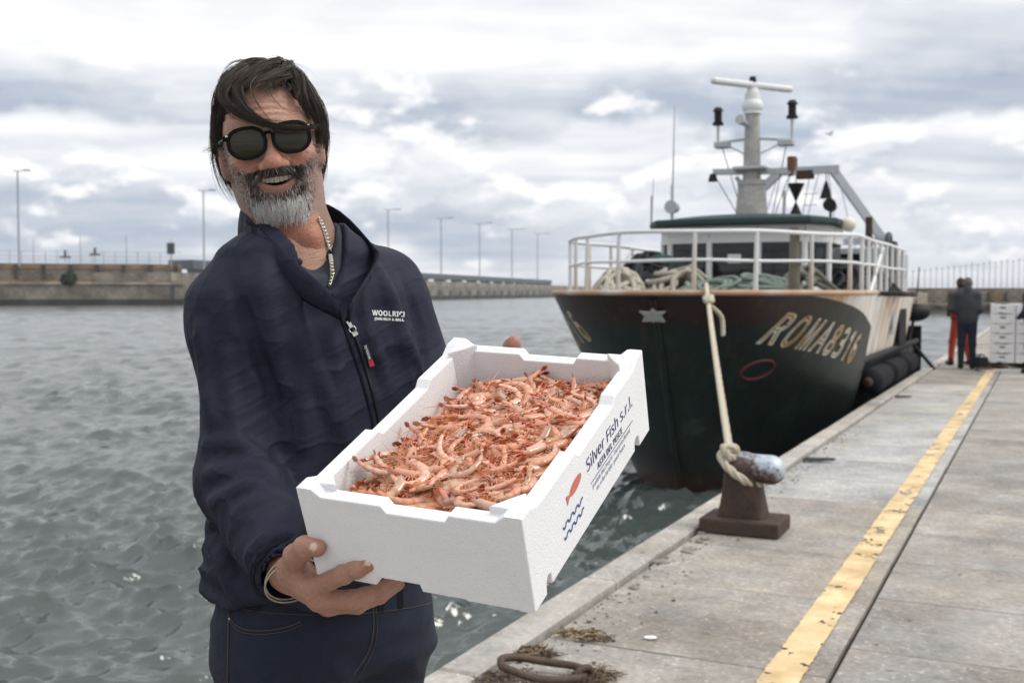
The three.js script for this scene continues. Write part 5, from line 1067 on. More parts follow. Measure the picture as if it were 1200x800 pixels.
function jacketField(x, y, z) {
  const hy = hemY + 0.012 * Math.sin(x * 30);
  let d = torsoField(x, y, z);
  d = smin(d, cone(x, y, z, JC.trapR, SR, 0.062, 0.063), 0.07);
  d = smin(d, cone(x, y, z, JC.trapL, SL, 0.058, 0.062), 0.07);
  // soft folds of the body: long slanting pulls from the shoulders and slack above the hem
  const yy = y - 1.2;
  const lg = Math.hypot(x - LOGO.x, (y - LOGO.y) * 1.3, z - LOGO.z), calm = sstep(0.03, 0.1, lg);
  let f = calm * (0.006 * ridge(1.5 * n3(x * 7 + yy * 3.2, yy * 2.1 + x * 2, z * 7 + 3)) + 0.003 * ridge(1.4 * n3(x * 13 - yy * 4, yy * 5, z * 12 + 9))) + 0.004 * fbm(x * 6, y * 6, z * 6, 2);
  f += 0.014 * ridge(n3(x * 4 + 3, y * 17 + x * 5, z * 4)) * sstep(1.13, 1.0, y);
  d -= (f - 0.004) * lerp(1, 0.3, sstep(1.34, 1.46, y));
  d = smax(d, hy - y, 0.02);
  // right sleeve, bent to the box
  let s = Math.min(cone(x, y, z, SR, ER, 0.064, 0.058));
  s = smin(s, cone(x, y, z, ER, JC.cuff, 0.06, 0.047), 0.03);
  const px = x - ER.x, py = y - ER.y, pz = z - ER.z, near = Math.exp(-(px * px + py * py + pz * pz) / 0.02), al = px * armDir.x + py * armDir.y + pz * armDir.z;
  const wrap = n3(x * 9, y * 9, z * 9);
  s -= 0.003 * near * ridge(Math.sin((y * 1.0 + 0.55 * x - 0.5 * z) * 40 + 3.4 * wrap) * 0.8) + 0.006 * ridge(1.5 * n3(x * 8 + y * 4, y * 5, z * 9 + 5)) * sstep(1.5, 1.35, y) + 0.004 * sstep(0.02, 0.16, al) * ridge(Math.sin(al * 50 + 4 * wrap) * 0.7) + 0.004 * wrap;
  d = smin(d, s, lerp(0.012, 0.045, sstep(1.3, 1.46, y)));
  // left sleeve, mostly behind the box
  let q = cone(x, y, z, SL, EL, 0.064, 0.058);
  q = smin(q, cone(x, y, z, EL, JC.cuffL, 0.058, 0.046), 0.03);
  q -= 0.007 * ridge(n3(x * 10 + y * 4, y * 6, z * 10 + 5)) + 0.004 * wrap;
  d = smin(d, q, 0.028);
  d -= creaseAt(x, y, z);
  // neck opening
  d = smax(d, -cone(x, y, z, APEX, NECKTOP, 0.003, 0.074), 0.006);
  d = smax(d, -cone(x, y, z, JC.cuffIn, WR, 0.036, 0.04), 0.004);
  return d;
}
const LOGO = P(457, 370, 1.73), JC = { trapR: NB.clone().addScaledVector(RT, -0.05).add(V(0, -0.035, 0)), trapL: NB.clone().addScaledVector(RT, 0.05).add(V(0, -0.035, 0)), cuff: WR.clone().addScaledVector(armDir, -0.012), cuffL: WL.clone().lerp(EL, 0.15), cuffIn: WR.clone().addScaledVector(armDir, -0.045) };
const navyM = phys({ color: rgb(0.0165, 0.0185, 0.033), roughness: 0.66, specularIntensity: 0.3, bumpMap: crumple, bumpScale: 0.009 });
// spots on the cloth: along the line of sight, or along a direction in the place
function hit(field, o, d, far) { let t = 0; for (let i = 0; i < 260 && t < far; i++) { const s = field(o.x + d.x * t, o.y + d.y * t, o.z + d.z * t); if (s < 0.0004) return o.clone().addScaledVector(d, t); t += Math.max(s * 0.6, 0.0006); } return null; }
const seen = (field, u, v) => { const d = P(u, v, 1).sub(camera.position).normalize(); return hit(field, camera.position.clone().addScaledVector(d, 1.15), d, 1.4); };
{
  const base = (x, y, z) => jacketField(x, y, z), list = [];
  const crease = (h, w, ...uv) => { const c = new THREE.CatmullRomCurve3(uv.map(([u, v]) => V(u, v, 0))), p = []; for (let i = 0; i <= 8; i++) { const q = c.getPoint(i / 8), s = seen(base, q.x, q.y); if (s) p.push(s); } if (p.length > 3) list.push({ p, h, w }); };
  crease(-0.005, 0.012, [262, 318], [282, 360], [300, 402], [316, 446], [322, 500], [334, 570]);      // where the sleeve meets the body
  crease(0.010, 0.020, [302, 296], [310, 350], [322, 400], [338, 470]);
  crease(0.006, 0.014, [345, 345], [352, 410], [356, 470], [362, 560]);
  crease(0.007, 0.016, [338, 380], [372, 440], [396, 490], [408, 540]);
  crease(0.006, 0.013, [384, 376], [396, 440], [404, 510]);
  crease(0.010, 0.013, [440, 306], [456, 346], [474, 398], [494, 440]);
  crease(-0.004, 0.010, [470, 312], [484, 360], [494, 400], [498, 450]);
  crease(0.007, 0.012, [424, 336], [432, 390], [450, 440], [462, 480]);
  crease(0.008, 0.014, [232, 372], [242, 440], [252, 510]); crease(0.006, 0.012, [266, 400], [268, 460], [282, 530]);
  crease(0.014, 0.012, [222, 560], [258, 552], [296, 544], [334, 556]);                                 // bunched cloth at the bend of the elbow
  crease(0.016, 0.012, [230, 600], [262, 582], [294, 568], [338, 590]);
  crease(0.014, 0.011, [268, 610], [300, 588], [330, 582], [356, 612]);
  crease(0.012, 0.010, [286, 660], [304, 636], [328, 622], [356, 622]);
  crease(0.011, 0.011, [224, 528], [252, 518], [284, 522], [320, 540]);
  crease(0.012, 0.012, [246, 604], [252, 640], [276, 676]); crease(0.009, 0.012, [356, 540], [350, 590], [346, 640]);  // slack over the waist
  CREASES.push(...list);
}
const jacket = part('jacket', nets(jacketField, V(-0.72, 0.93, -2.1), V(0.02, 1.66, -1.36), 0.0062, 1.7), navyM, man);

function line(field, uv, lift = 0.001, n = 8) {
  const c = new THREE.CatmullRomCurve3(uv.map(([a, b]) => V(a, b, 0))), out = [];
  for (let i = 0; i <= n; i++) { const q = c.getPoint(i / n), p = seen(field, q.x, q.y); if (p) out.push(p.add(camera.position.clone().sub(p).normalize().multiplyScalar(lift))); }
  return out;
}
function sheet(rows, th) { // a cloth with thickness through rows of points
  const n = 40, m = rows.length, pos = [], idx = [], pts = rows.map((r) => { const c = new THREE.CatmullRomCurve3(r); return Array.from({ length: n + 1 }, (_, i) => c.getPoint(i / n)); });
  const mm = 8, grid = []; // smooth across the rows
  for (let i = 0; i <= n; i++) { const c = new THREE.CatmullRomCurve3(pts.map((p) => p[i])); grid.push(Array.from({ length: mm + 1 }, (_, j) => c.getPoint(j / mm))); }
  const nor = (i, j) => grid[Math.min(i + 1, n)][j].clone().sub(grid[Math.max(i - 1, 0)][j]).cross(grid[i][Math.min(j + 1, mm)].clone().sub(grid[i][Math.max(j - 1, 0)])).normalize();
  for (const s of [1, -1]) for (let i = 0; i <= n; i++) for (let j = 0; j <= mm; j++) { const e = Math.min(j, mm - j) === 0 ? 0.35 : 1, p = grid[i][j].clone().addScaledVector(nor(i, j), s * th * e); pos.push(p.x, p.y, p.z); }
  const w = mm + 1, half = (n + 1) * w;
  for (let i = 0; i < n; i++) for (let j = 0; j < mm; j++) { const a = i * w + j, b = a + 1, c = a + w, d = c + 1; idx.push(a, c, b, b, c, d, half + a, half + b, half + c, half + b, half + d, half + c); }
  for (let i = 0; i < n; i++) for (const j of [0, mm]) { const a = i * w + j, c = a + w; if (j) idx.push(a, c, half + a, c, half + c, half + a); else idx.push(a, half + a, c, c, half + a, half + c); }
  for (let j = 0; j < mm; j++) for (const i of [0, n]) { const a = i * w + j, b = a + 1; if (i) idx.push(a, half + a, b, b, half + a, half + b); else idx.push(a, b, half + a, b, half + b, half + a); }
  const g = new THREE.BufferGeometry(); g.setAttribute('position', new THREE.BufferAttribute(new Float32Array(pos), 3)); g.setIndex(idx); g.computeVertexNormals();
  return flatUV(g);
}
{ // collar
  const foot = [[400, 376, 1.672], [352, 350, 1.685], [309, 322, 1.715], [281, 288, 1.80], [330, 262, 1.93], [400, 276, 1.915], [430, 312, 1.83], [418, 345, 1.74], [409, 378, 1.68]];
  const edge = [[399, 352, 1.662], [347, 307, 1.672], [302, 266, 1.71], [284, 241, 1.80], [333, 232, 1.92], [385, 240, 1.90], [437, 288, 1.79], [443, 298, 1.755], [412, 352, 1.664]];
  const mid = foot.map((f, i) => { const e = edge[i], b = i > 5 && i < 8 ? 4 : -2; return [(f[0] + e[0]) / 2 + b, (f[1] + e[1]) / 2, (f[2] + e[2]) / 2 - 0.006]; });
  part('collar', sheet([foot, mid, edge].map((r) => r.map((q) => P(...q))), 0.0028), navyM, jacket);
  const cuffP = [], u = V(0, 1, 0).cross(armDir).normalize(), w = armDir.clone().cross(u);
  for (let i = 0; i < 20; i++) { const a = i / 20 * 6.2832; cuffP.push(JC.cuff.clone().addScaledVector(armDir, 0.006).addScaledVector(u, 0.0455 * Math.cos(a)).addScaledVector(w, 0.0455 * Math.sin(a))); }
  part('cuff', tube(cuffP, 0.0085, 60, 8, true), navyM, jacket);
  // zip, its flap, its pull and the hanging tag
  const z = line(jacketField, [[406, 372], [413, 386], [428, 430], [441, 478], [449, 520], [455, 560]], 0.0012, 22);
  const zm = std({ color: rgb(0.006, 0.006, 0.009), roughness: 0.4 });
  part('zip', tube(z, 0.0026, 80, 6), zm, jacket);
  part('zip_flap', tube(line(jacketField, [[400, 376], [406, 392], [420, 434], [433, 480], [441, 522]], -0.001, 22), 0.0034, 80, 6), navyM, jacket);
  const steel = std({ color: rgb(0.55, 0.54, 0.52), roughness: 0.3, metalness: 0.9 }), a = seen(jacketField, 407, 376), b = seen(jacketField, 417, 393), fw = camera.position.clone().sub(a).normalize();
  a.addScaledVector(fw, 0.004); b.addScaledVector(fw, 0.0055);
  part('zip_pull', join([bar(a, a.clone().lerp(b, 0.45), 0.006, 0.004), new THREE.TorusGeometry(0.0052, 0.0015, 6, 14).translate(...a.clone().lerp(b, 0.58).toArray()), bar(a.clone().lerp(b, 0.72), b, 0.0085, 0.0025)]), steel, jacket);
  const t = line(jacketField, [[426, 399], [431, 413], [436, 429]], 0.0035, 8), tg = [];
  const tape = (p, q, m) => { const d = q.clone().sub(p), c = p.clone().lerp(q, 0.5), g = new RoundedBoxGeometry(0.0075, d.length(), 0.0012, 1, 0.0004); const o = part('zip_tag', g, m, jacket, c); o.quaternion.setFromRotationMatrix(new THREE.Matrix4().lookAt(camera.position, c, d.clone().normalize())); return o; };
  const tagC = document.createElement('canvas'); tagC.width = 64; tagC.height = 256; const tc = tagC.getContext('2d'); tc.fillStyle = '#16171d'; tc.fillRect(0, 0, 64, 256); tc.fillStyle = '#d8d8da'; tc.save(); tc.translate(14, 4); tc.rotate(Math.PI / 2); tc.font = 'bold 46px sans-serif'; tc.fillText('WOOLRICH', 2, -2); tc.restore();
  const tt = new THREE.CanvasTexture(tagC); tt.colorSpace = THREE.SRGBColorSpace;
  tape(t[0], t[6], std({ map: tt, roughness: 0.7 })); tape(t[6], t[8], std({ color: rgb(0.5, 0.03, 0.05), roughness: 0.6 }));
  // the maker's name on the chest, printed on a patch that follows the cloth
  const c0 = seen(jacketField, 457, 370), n0 = V(0, 0, 0), e = 0.004; n0.set(jacketField(c0.x + e, c0.y, c0.z) - jacketField(c0.x - e, c0.y, c0.z), jacketField(c0.x, c0.y + e, c0.z) - jacketField(c0.x, c0.y - e, c0.z), jacketField(c0.x, c0.y, c0.z + e) - jacketField(c0.x, c0.y, c0.z - e)).normalize();
  const rx = V(0, 1, 0).cross(n0).normalize(), ry = n0.clone().cross(rx), pg = new THREE.PlaneGeometry(0.066, 0.0235, 22, 8), pp = pg.attributes.position;
  rx.multiplyScalar(0.995).addScaledVector(ry, -0.06).normalize();
  for (let i = 0; i < pp.count; i++) { const o = c0.clone().addScaledVector(rx, pp.getX(i)).addScaledVector(ry, pp.getY(i)).addScaledVector(n0, 0.04), h = hit(jacketField, o, n0.clone().negate(), 0.1) ?? o.addScaledVector(n0, -0.04); h.addScaledVector(n0, 0.0012); pp.setXYZ(i, h.x, h.y, h.z); }
  pg.computeVertexNormals();
  const lc = document.createElement('canvas'); lc.width = 512; lc.height = 184; const l2 = lc.getContext('2d'); l2.fillStyle = '#000'; l2.fillRect(0, 0, 512, 184); l2.fillStyle = '#fff'; l2.font = 'bold 92px sans-serif'; l2.fillText('WOOLRICH', 4, 96); l2.font = 'bold 44px sans-serif'; l2.fillText('JOHN RICH & BROS.', 34, 152);
  part('chest_logo', pg, std({ color: rgb(0.75, 0.75, 0.75), alphaMap: new THREE.CanvasTexture(lc), alphaTest: 0.4, roughness: 0.7 }), jacket);
}
// ---------------------------------------------------------------- shirt, chain
{
  const shirtM = std({ color: rgb(0.032, 0.036, 0.048), roughness: 0.95, bumpMap: clothBump, bumpScale: 0.0012 });
  const neckAxisTop = P(348, 240, 1.79), field = (x, y, z) => {
    let d = smin(torsoField(x, y, z, -0.014), cone(x, y, z, NB.clone().add(V(0, -0.03, 0)), NB.clone().add(V(0, 0.0, 0)), 0.085, 0.068), 0.03);
    d += 0.003 * fbm(x * 14, y * 9, z * 14, 3);
    return smax(smax(d, 1.2 - y, 0.01), -cone(x, y, z, P(372, 300, 1.72), neckAxisTop, 0.03, 0.07), 0.006);
  };
  const sh = part('t_shirt', nets(field, V(-0.62, 1.18, -2.1), V(-0.08, 1.66, -1.5), 0.0075, 1.7), shirtM, man);
  const band = line(field, [[322, 292], [340, 303], [358, 308], [376, 306], [390, 294]], 0.002, 14);
  if (band.length > 3) part('neck_band', tube(band, 0.0055, 40, 8), std({ color: rgb(0.024, 0.028, 0.042), roughness: 0.95, bumpMap: clothBump, bumpScale: 0.001 }), sh);
  // rope chain: small links on a curve round the neck
  const skinOrShirt = (x, y, z) => { const q = V(x, y, z).applyMatrix4(HEADI); return Math.min(field(x, y, z), headField(q.x, q.y, q.z)); };
  const ch = line(skinOrShirt, [[374, 256], [380, 270], [385, 288], [388, 306], [389, 322], [386, 334]], 0.0035, 40), links = [];
  const cc = new THREE.CatmullRomCurve3(ch), nL = 44;
  for (let i = 0; i < nL; i++) { const p = cc.getPointAt(i / (nL - 1)), t = cc.getTangentAt(i / (nL - 1)), g = new THREE.TorusGeometry(0.0026, 0.0011, 6, 10); g.rotateX(i % 2 ? 1.1 : -0.5); g.applyQuaternion(new THREE.Quaternion().setFromUnitVectors(V(0, 1, 0), t)); links.push(g.translate(p.x, p.y, p.z)); }
  part('necklace', join(links), std({ color: rgb(0.68, 0.64, 0.55), roughness: 0.3, metalness: 0.75 }), man);
}
// ---------------------------------------------------------------- jeans and shoes
{
  const HR = PEL.clone().addScaledVector(RT, -0.083).setY(0.9), HL = PEL.clone().addScaledVector(RT, 0.083).setY(0.9), KR = HR.clone().setY(0.5).addScaledVector(FR, 0.02), KL = HL.clone().setY(0.5).addScaledVector(FR, 0.02), AR = HR.clone().setY(0.09).addScaledVector(FR, -0.02), AL = HL.clone().setY(0.09).addScaledVector(FR, -0.02);
  const jeans = (x, y, z) => {
    let d = smax(torsoField(x, y, z, -0.006), 0.86 - y, 0.04);
    d = smin(d, smin(cone(x, y, z, HR, KR, 0.094, 0.072), cone(x, y, z, KR, AR, 0.072, 0.06), 0.02), 0.05);
    d = smin(d, smin(cone(x, y, z, HL, KL, 0.094, 0.072), cone(x, y, z, KL, AL, 0.072, 0.06), 0.02), 0.05);
    d -= 0.008 * ridge(n3(x * 6, y * 13 + x * 9, z * 6)) * sstep(0.99, 0.93, y) + 0.003 * fbm(x * 12, y * 9, z * 12, 2);
    return smax(smax(d, y - 1.03, 0.008), 0.05 - y, 0.01);
  };
  const denim = texture(256, 256, (u, v) => { const t = 0.5 + 0.18 * Math.sin((u + v) * 6.2832 * 48) + 0.3 * tfbm(u, v, 12, 4, 2.2) + 0.2 * tfbm(u * 3, v, 40, 2, 5.5); return [0.045 + 0.045 * t, 0.072 + 0.06 * t, 0.125 + 0.09 * t]; }, true, 9);
  const jm = std({ map: denim, roughness: 0.9, bumpMap: crumple, bumpScale: 0.006 });
  const j = part('jeans', nets(jeans, V(-0.72, 0.02, -2.2), V(0.0, 1.06, -1.45), 0.0088, 1.7), jm, man);
  const thread = std({ color: rgb(0.055, 0.045, 0.045), roughness: 0.9 }), seam = (uv, r = 0.0012, m = thread, name = 'seam') => { const l = line(jeans, uv, 0.0006, 18); if (l.length > 3) part(name, tube(l, r, 50, 5), m, j); };
  seam([[267, 722], [280, 735], [305, 739], [335, 735], [352, 728]]); seam([[267, 726], [280, 739], [305, 743], [335, 739], [354, 731]], 0.0008);
  seam([[268, 716], [267, 750], [266, 806]]); seam([[437, 712], [437, 742], [430, 766], [414, 790]]); seam([[441, 712], [441, 744], [434, 769], [418, 796]], 0.0008);
  seam([[252, 707], [300, 716], [360, 720], [420, 719], [480, 712], [516, 704]], 0.0009);
  for (const [u, v] of [[300, 702], [468, 698], [445, 702]]) { const a = seen(jeans, u, v - 10), b = seen(jeans, u, v + 14); if (a && b) part('belt_loop', bar(a, b, 0.012, 0.006), jm, j); }
  const rv = seen(jeans, 269, 725); if (rv) part('rivet', new THREE.SphereGeometry(0.0028, 10, 8).translate(rv.x, rv.y, rv.z), std({ color: rgb(0.4, 0.25, 0.14), roughness: 0.35, metalness: 0.8 }), j);
  for (const a of [AR, AL]) part('shoe', nets((x, y, z) => { const q = V(x, y, z); return smax(smin(cone(x, y, z, V(a.x, 0.055, a.z).addScaledVector(FR, -0.05), V(a.x, 0.045, a.z).addScaledVector(FR, 0.17), 0.052, 0.042), cone(x, y, z, V(a.x, 0.05, a.z), V(a.x, 0.13, a.z), 0.052, 0.056), 0.03), 0.002 - y, 0.005); }, V(a.x - 0.3, -0.01, a.z - 0.3), V(a.x + 0.3, 0.22, a.z + 0.3), 0.009), std({ color: rgb(0.05, 0.035, 0.025), roughness: 0.6 }), man);
}
// ---------------------------------------------------------------- hands: palm, thumb and four bent fingers
const fingers = {
  index: [[366, 689, 1.405, 0.0135], [402, 673, 1.362, 0.0122], [418, 667, 1.352, 0.0115], [433, 660.5, 1.346, 0.0098]],
  middle: [[374, 702, 1.41, 0.0138], [412, 703, 1.40, 0.0125], [440, 694, 1.425, 0.0115], [464, 681, 1.45, 0.0098]],
  ring: [[384, 708, 1.43, 0.0132], [418, 708, 1.425, 0.012], [444, 698, 1.45, 0.011], [466, 684, 1.475, 0.0095]],
  little: [[392, 706, 1.46, 0.0118], [420, 707, 1.46, 0.0105], [440, 699, 1.48, 0.0098], [456, 688, 1.50, 0.0085]],
  thumb: [[342, 668, 1.435, 0.0165], [346, 651, 1.395, 0.0152], [357, 641, 1.368, 0.0138], [372, 642, 1.353, 0.0112]],
};
const nails = [[P(366, 640.5, 1.342), 0.0072], [P(431, 659, 1.336), 0.0058]];
const palmR = [WR.clone().addScaledVector(armDir, -0.03)];
function handGeometry(f, wrist, fore, lo, hi) {
  const F = Object.fromEntries(Object.entries(f).map(([k, v]) => [k, v.map(([a, b, c, r]) => [P(a, b, c), r])]));
  const field = (x, y, z) => {
    let palm = cone(x, y, z, fore, wrist, 0.031, 0.0275);
    for (const k of ['index', 'middle', 'ring', 'little']) palm = smin(palm, cone(x, y, z, wrist, F[k][0][0], 0.02, F[k][0][1] + 0.0015), 0.014);
    palm = smin(palm, cone(x, y, z, wrist, F.thumb[0][0], 0.02, 0.0185), 0.014);
    palm = smin(palm, cone(x, y, z, F.thumb[0][0], F.index[0][0], 0.014, 0.011), 0.012);
    let d = palm;
    for (const k in F) { let q = 9; for (let i = 0; i < 3; i++) { q = smin(q, cone(x, y, z, F[k][i][0], F[k][i + 1][0], F[k][i][1] * (i ? 0.97 : 1), F[k][i + 1][1] * 0.97), 0.003); if (i) q = smin(q, Math.hypot(x - F[k][i][0].x, y - F[k][i][0].y, z - F[k][i][0].z) - F[k][i][1] * 1.03, 0.004); } d = smin(d, q, k === 'thumb' ? 0.012 : 0.007); }
    // creases at the knuckles, tendons, veins
    for (const k in F) for (const i of [1, 2]) { const r = Math.hypot(x - F[k][i][0].x, y - F[k][i][0].y, z - F[k][i][0].z); if (r < 0.02) d += 0.0009 * Math.pow(Math.abs(Math.sin((x * 0.9 - y * 0.35) * 620 + 1.5 * n3(x * 90, y * 90, z * 90))), 6) * sstep(0.019, 0.008, r); }
    return d - 0.0009 * fbm(x * 70, y * 55, z * 70, 3) + 0.0005 * fbm(x * 200, y * 200, z * 200, 2);
  };
  return paint(nets(field, lo, hi, 0.0029, 1.6), (x, y, z, o) => {
    const n = fbm(x * 45, y * 45, z * 45, 3), k = fbm(x * 180, y * 180, z * 180, 2); let red = 0.4 + 0.6 * n;
    for (const q in F) for (const i of [1, 2, 3]) { const r = Math.hypot(x - F[q][i][0].x, y - F[q][i][0].y, z - F[q][i][0].z); red += 0.6 * sstep(0.016, 0.006, r) * (i === 3 ? 0.9 : 0.7); }
    red = clamp(red);
    o[0] = lerp(0.43, 0.38, red) + 0.06 * k + 0.04 * n; o[1] = lerp(0.25, 0.17, red) + 0.05 * k + 0.03 * n; o[2] = lerp(0.18, 0.12, red) + 0.04 * k + 0.02 * n;
    for (const [c, r] of nails) { const q = Math.hypot(x - c.x, (y - c.y) * 1.1, z - c.z); if (q < r) { const w = sstep(r, r * 0.7, q); o[0] = lerp(o[0], 0.66, w); o[1] = lerp(o[1], 0.5, w); o[2] = lerp(o[2], 0.4, w); } }
  });
}
const boxOf = (list, m) => { const b = new THREE.Box3().setFromPoints(list).expandByScalar(m); return [b.min, b.max]; };
const rightHand = handGeometry(fingers, WR, ER.clone().lerp(WR, 0.55), ...boxOf([...Object.values(fingers).flat().map(([a, b, c]) => P(a, b, c)), ER.clone().lerp(WR, 0.6)], 0.03));
const fl = {
  index: [[604, 428, 1.715, 0.0125], [628, 432, 1.69, 0.0112], [644, 438, 1.68, 0.0105], [658, 446, 1.676, 0.009]],
  middle: [[604, 441, 1.725, 0.0128], [630, 448, 1.70, 0.0115], [646, 455, 1.69, 0.0105], [660, 463, 1.686, 0.009]],
  ring: [[601, 454, 1.74, 0.0122], [624, 463, 1.715, 0.011], [638, 471, 1.705, 0.01], [650, 479, 1.70, 0.0088]],
  little: [[596, 464, 1.755, 0.011], [614, 475, 1.735, 0.0098], [626, 483, 1.725, 0.009], [636, 490, 1.72, 0.008]],
  thumb: [[592, 434, 1.735, 0.016], [596, 420, 1.70, 0.0145], [600, 406, 1.675, 0.013], [602, 401, 1.655, 0.0108]],
};
const leftHand = handGeometry(fl, WL, EL.clone().lerp(WL, 0.6), ...boxOf([...Object.values(fl).flat().map(([a, b, c]) => P(a, b, c)), EL.clone().lerp(WL, 0.65)], 0.03));
{ // the rest of the body carries on inside the clothes
  const inner = nets((x, y, z) => { let d = smax(torsoField(x, y, z, -0.035), 0.85 - y, 0.05); d = smin(d, cone(x, y, z, SR, ER, 0.045, 0.04), 0.03); d = smin(d, cone(x, y, z, ER, ER.clone().lerp(WR, 0.7), 0.04, 0.032), 0.02); d = smin(d, cone(x, y, z, SL, EL, 0.045, 0.04), 0.03); d = smin(d, cone(x, y, z, EL, EL.clone().lerp(WL, 0.75), 0.04, 0.032), 0.02); return smin(d, cone(x, y, z, NB, NB.clone().add(V(0, -0.05, 0)), 0.06, 0.06), 0.03); }, V(-0.7, 0.8, -2.1), V(0.02, 1.62, -1.4), 0.016, 1.7);
  paint(inner, (x, y, z, o) => { o[0] = 0.45; o[1] = 0.26; o[2] = 0.19; });
  part('body', join([headG.clone().applyMatrix4(HEADM), rightHand, leftHand, inner]), skinM, man);
  // thin cords round the wrist
  const u = V(0, 1, 0).cross(armDir).normalize(), w = armDir.clone().cross(u), cord = std({ color: rgb(0.36, 0.33, 0.25), roughness: 0.6, metalness: 0.2 });
  for (const [k, r, tilt] of [[0.012, 0.036, 0.25], [0.02, 0.0385, 0.5]]) { const p = []; for (let i = 0; i < 20; i++) { const a = i / 20 * 6.2832; p.push(WR.clone().addScaledVector(armDir, k + tilt * 0.02 * Math.sin(a)).addScaledVector(u, r * Math.cos(a)).addScaledVector(w, r * Math.sin(a)).add(V(0, -0.004, 0))); } part('bracelet', tube(p, 0.0012, 60, 6, true), cord, man); }
}
// ---------------------------------------------------------------- teeth, sunglasses
{
  const teeth = [];
  for (let i = -4; i <= 4; i++) { const w = [0.0082, 0.0068, 0.0068, 0.006, 0.0055][Math.abs(i)], x = Math.sign(i) * [0, 0.0074, 0.0141, 0.0204, 0.026][Math.abs(i)], h = 0.0122 - 0.0006 * Math.abs(i); teeth.push(new RoundedBoxGeometry(w, h, 0.005, 2, 0.0017).rotateY(x * 22).translate(x + 0.0035 * (i === 0 ? 1 : 1) * 0, mouthY(x) + mouthH(x) * 0.62 - 0.0012, lipZ(x) - 0.0062)); }
  part('teeth', join(teeth).applyMatrix4(HEADM), phys({ color: rgb(0.64, 0.58, 0.48), roughness: 0.25, clearcoat: 0.4 }), man);
  const sg = new THREE.Group(); sg.name = 'sunglasses'; man.add(sg); sg.applyMatrix4(HEADM);
  const outline = (grow) => { const p = []; for (let i = 0; i < 48; i++) { const a = i / 48 * 6.2832, c = Math.cos(a), s = Math.sin(a), n = 2.6; let x = Math.sign(c) * Math.pow(Math.abs(c), 2 / n) * (0.0262 + grow), y = Math.sign(s) * Math.pow(Math.abs(s), 2 / n) * (0.0218 + grow); if (y > 0) y *= 0.93; if (y < 0) x *= 1 - 0.1 * (y / 0.022) ** 2; p.push(new THREE.Vector2(x, y)); } return p; };
  const acetate = phys({ color: rgb(0.006, 0.005, 0.005), roughness: 0.35, specularIntensity: 0.22 }), lensM = phys({ color: rgb(0.034, 0.028, 0.018), roughness: 0.07, specularIntensity: 0.6 });
  const frame = [];
  for (const s of [1, -1]) {
    const sh = new THREE.Shape(outline(0.0031)); sh.holes.push(new THREE.Path(outline(0)));
    const put = (g) => g.rotateY(s * 0.1).rotateX(-0.06).translate(s * 0.0335, -0.002, 0.0985);
    frame.push(put(new THREE.ExtrudeGeometry(sh, { depth: 0.0035, bevelEnabled: true, bevelSize: 0.001, bevelThickness: 0.001, bevelSegments: 2, curveSegments: 40 }).translate(0, 0, -0.002)));
    const lg = new THREE.SphereGeometry(0.085, 40, 24, 0, 6.2832, 0, 0.36).rotateX(Math.PI / 2), lp = lg.attributes.position;
    const lens = new THREE.ShapeGeometry(new THREE.Shape(outline(0.0012)), 30), q = lens.attributes.position; void lp;
    for (let i = 0; i < q.count; i++) q.setZ(i, -0.0005);
    // a gently domed lens: rings of the outline drawn in toward the middle
    const O = outline(0.0012), pos = [], idx = [], K = 8, n = O.length;
    for (let k = 0; k <= K; k++) for (const o of O) { const f = k / K; pos.push(o.x * f, o.y * f, 0.0022 * (1 - f * f)); }
    for (let k = 0; k < K; k++) for (let i = 0; i < n; i++) { const a = k * n + i, b = k * n + (i + 1) % n; idx.push(a, a + n, b + n, a, b + n, b); }
    const dome = new THREE.BufferGeometry(); dome.setAttribute('position', new THREE.BufferAttribute(new Float32Array(pos), 3)); dome.setIndex(idx); dome.computeVertexNormals();
    part('lens', put(dome), lensM, sg);
    const tp = [V(s * 0.0655, 0.007, 0.094), V(s * 0.0725, 0.006, 0.07), V(s * 0.0765, 0.005, 0.03), V(s * 0.0785, 0.004, -0.005), V(s * 0.078, -0.012, -0.03)];
    part('temple', flatUV(tube(tp, 0.0027, 40, 8).scale(1, 1, 1)), acetate, sg);
    frame.push(box(0.008, 0.0085, 0.006, s * 0.0645, 0.0085, 0.0945, 0.0018));
    part('rivet', join([box(0.0042, 0.0026, 0.002, s * 0.0615, 0.0112, 0.0995, 0.0008)]), std({ color: rgb(0.7, 0.7, 0.7), roughness: 0.25, metalness: 0.9 }), sg);
  }
  frame.push(tube([V(-0.0085, 0.004, 0.101), V(-0.004, 0.0085, 0.1025), V(0.004, 0.0085, 0.1025), V(0.0085, 0.004, 0.101)], 0.0028, 20, 8));
  part('frame', join(frame), acetate, sg);
}
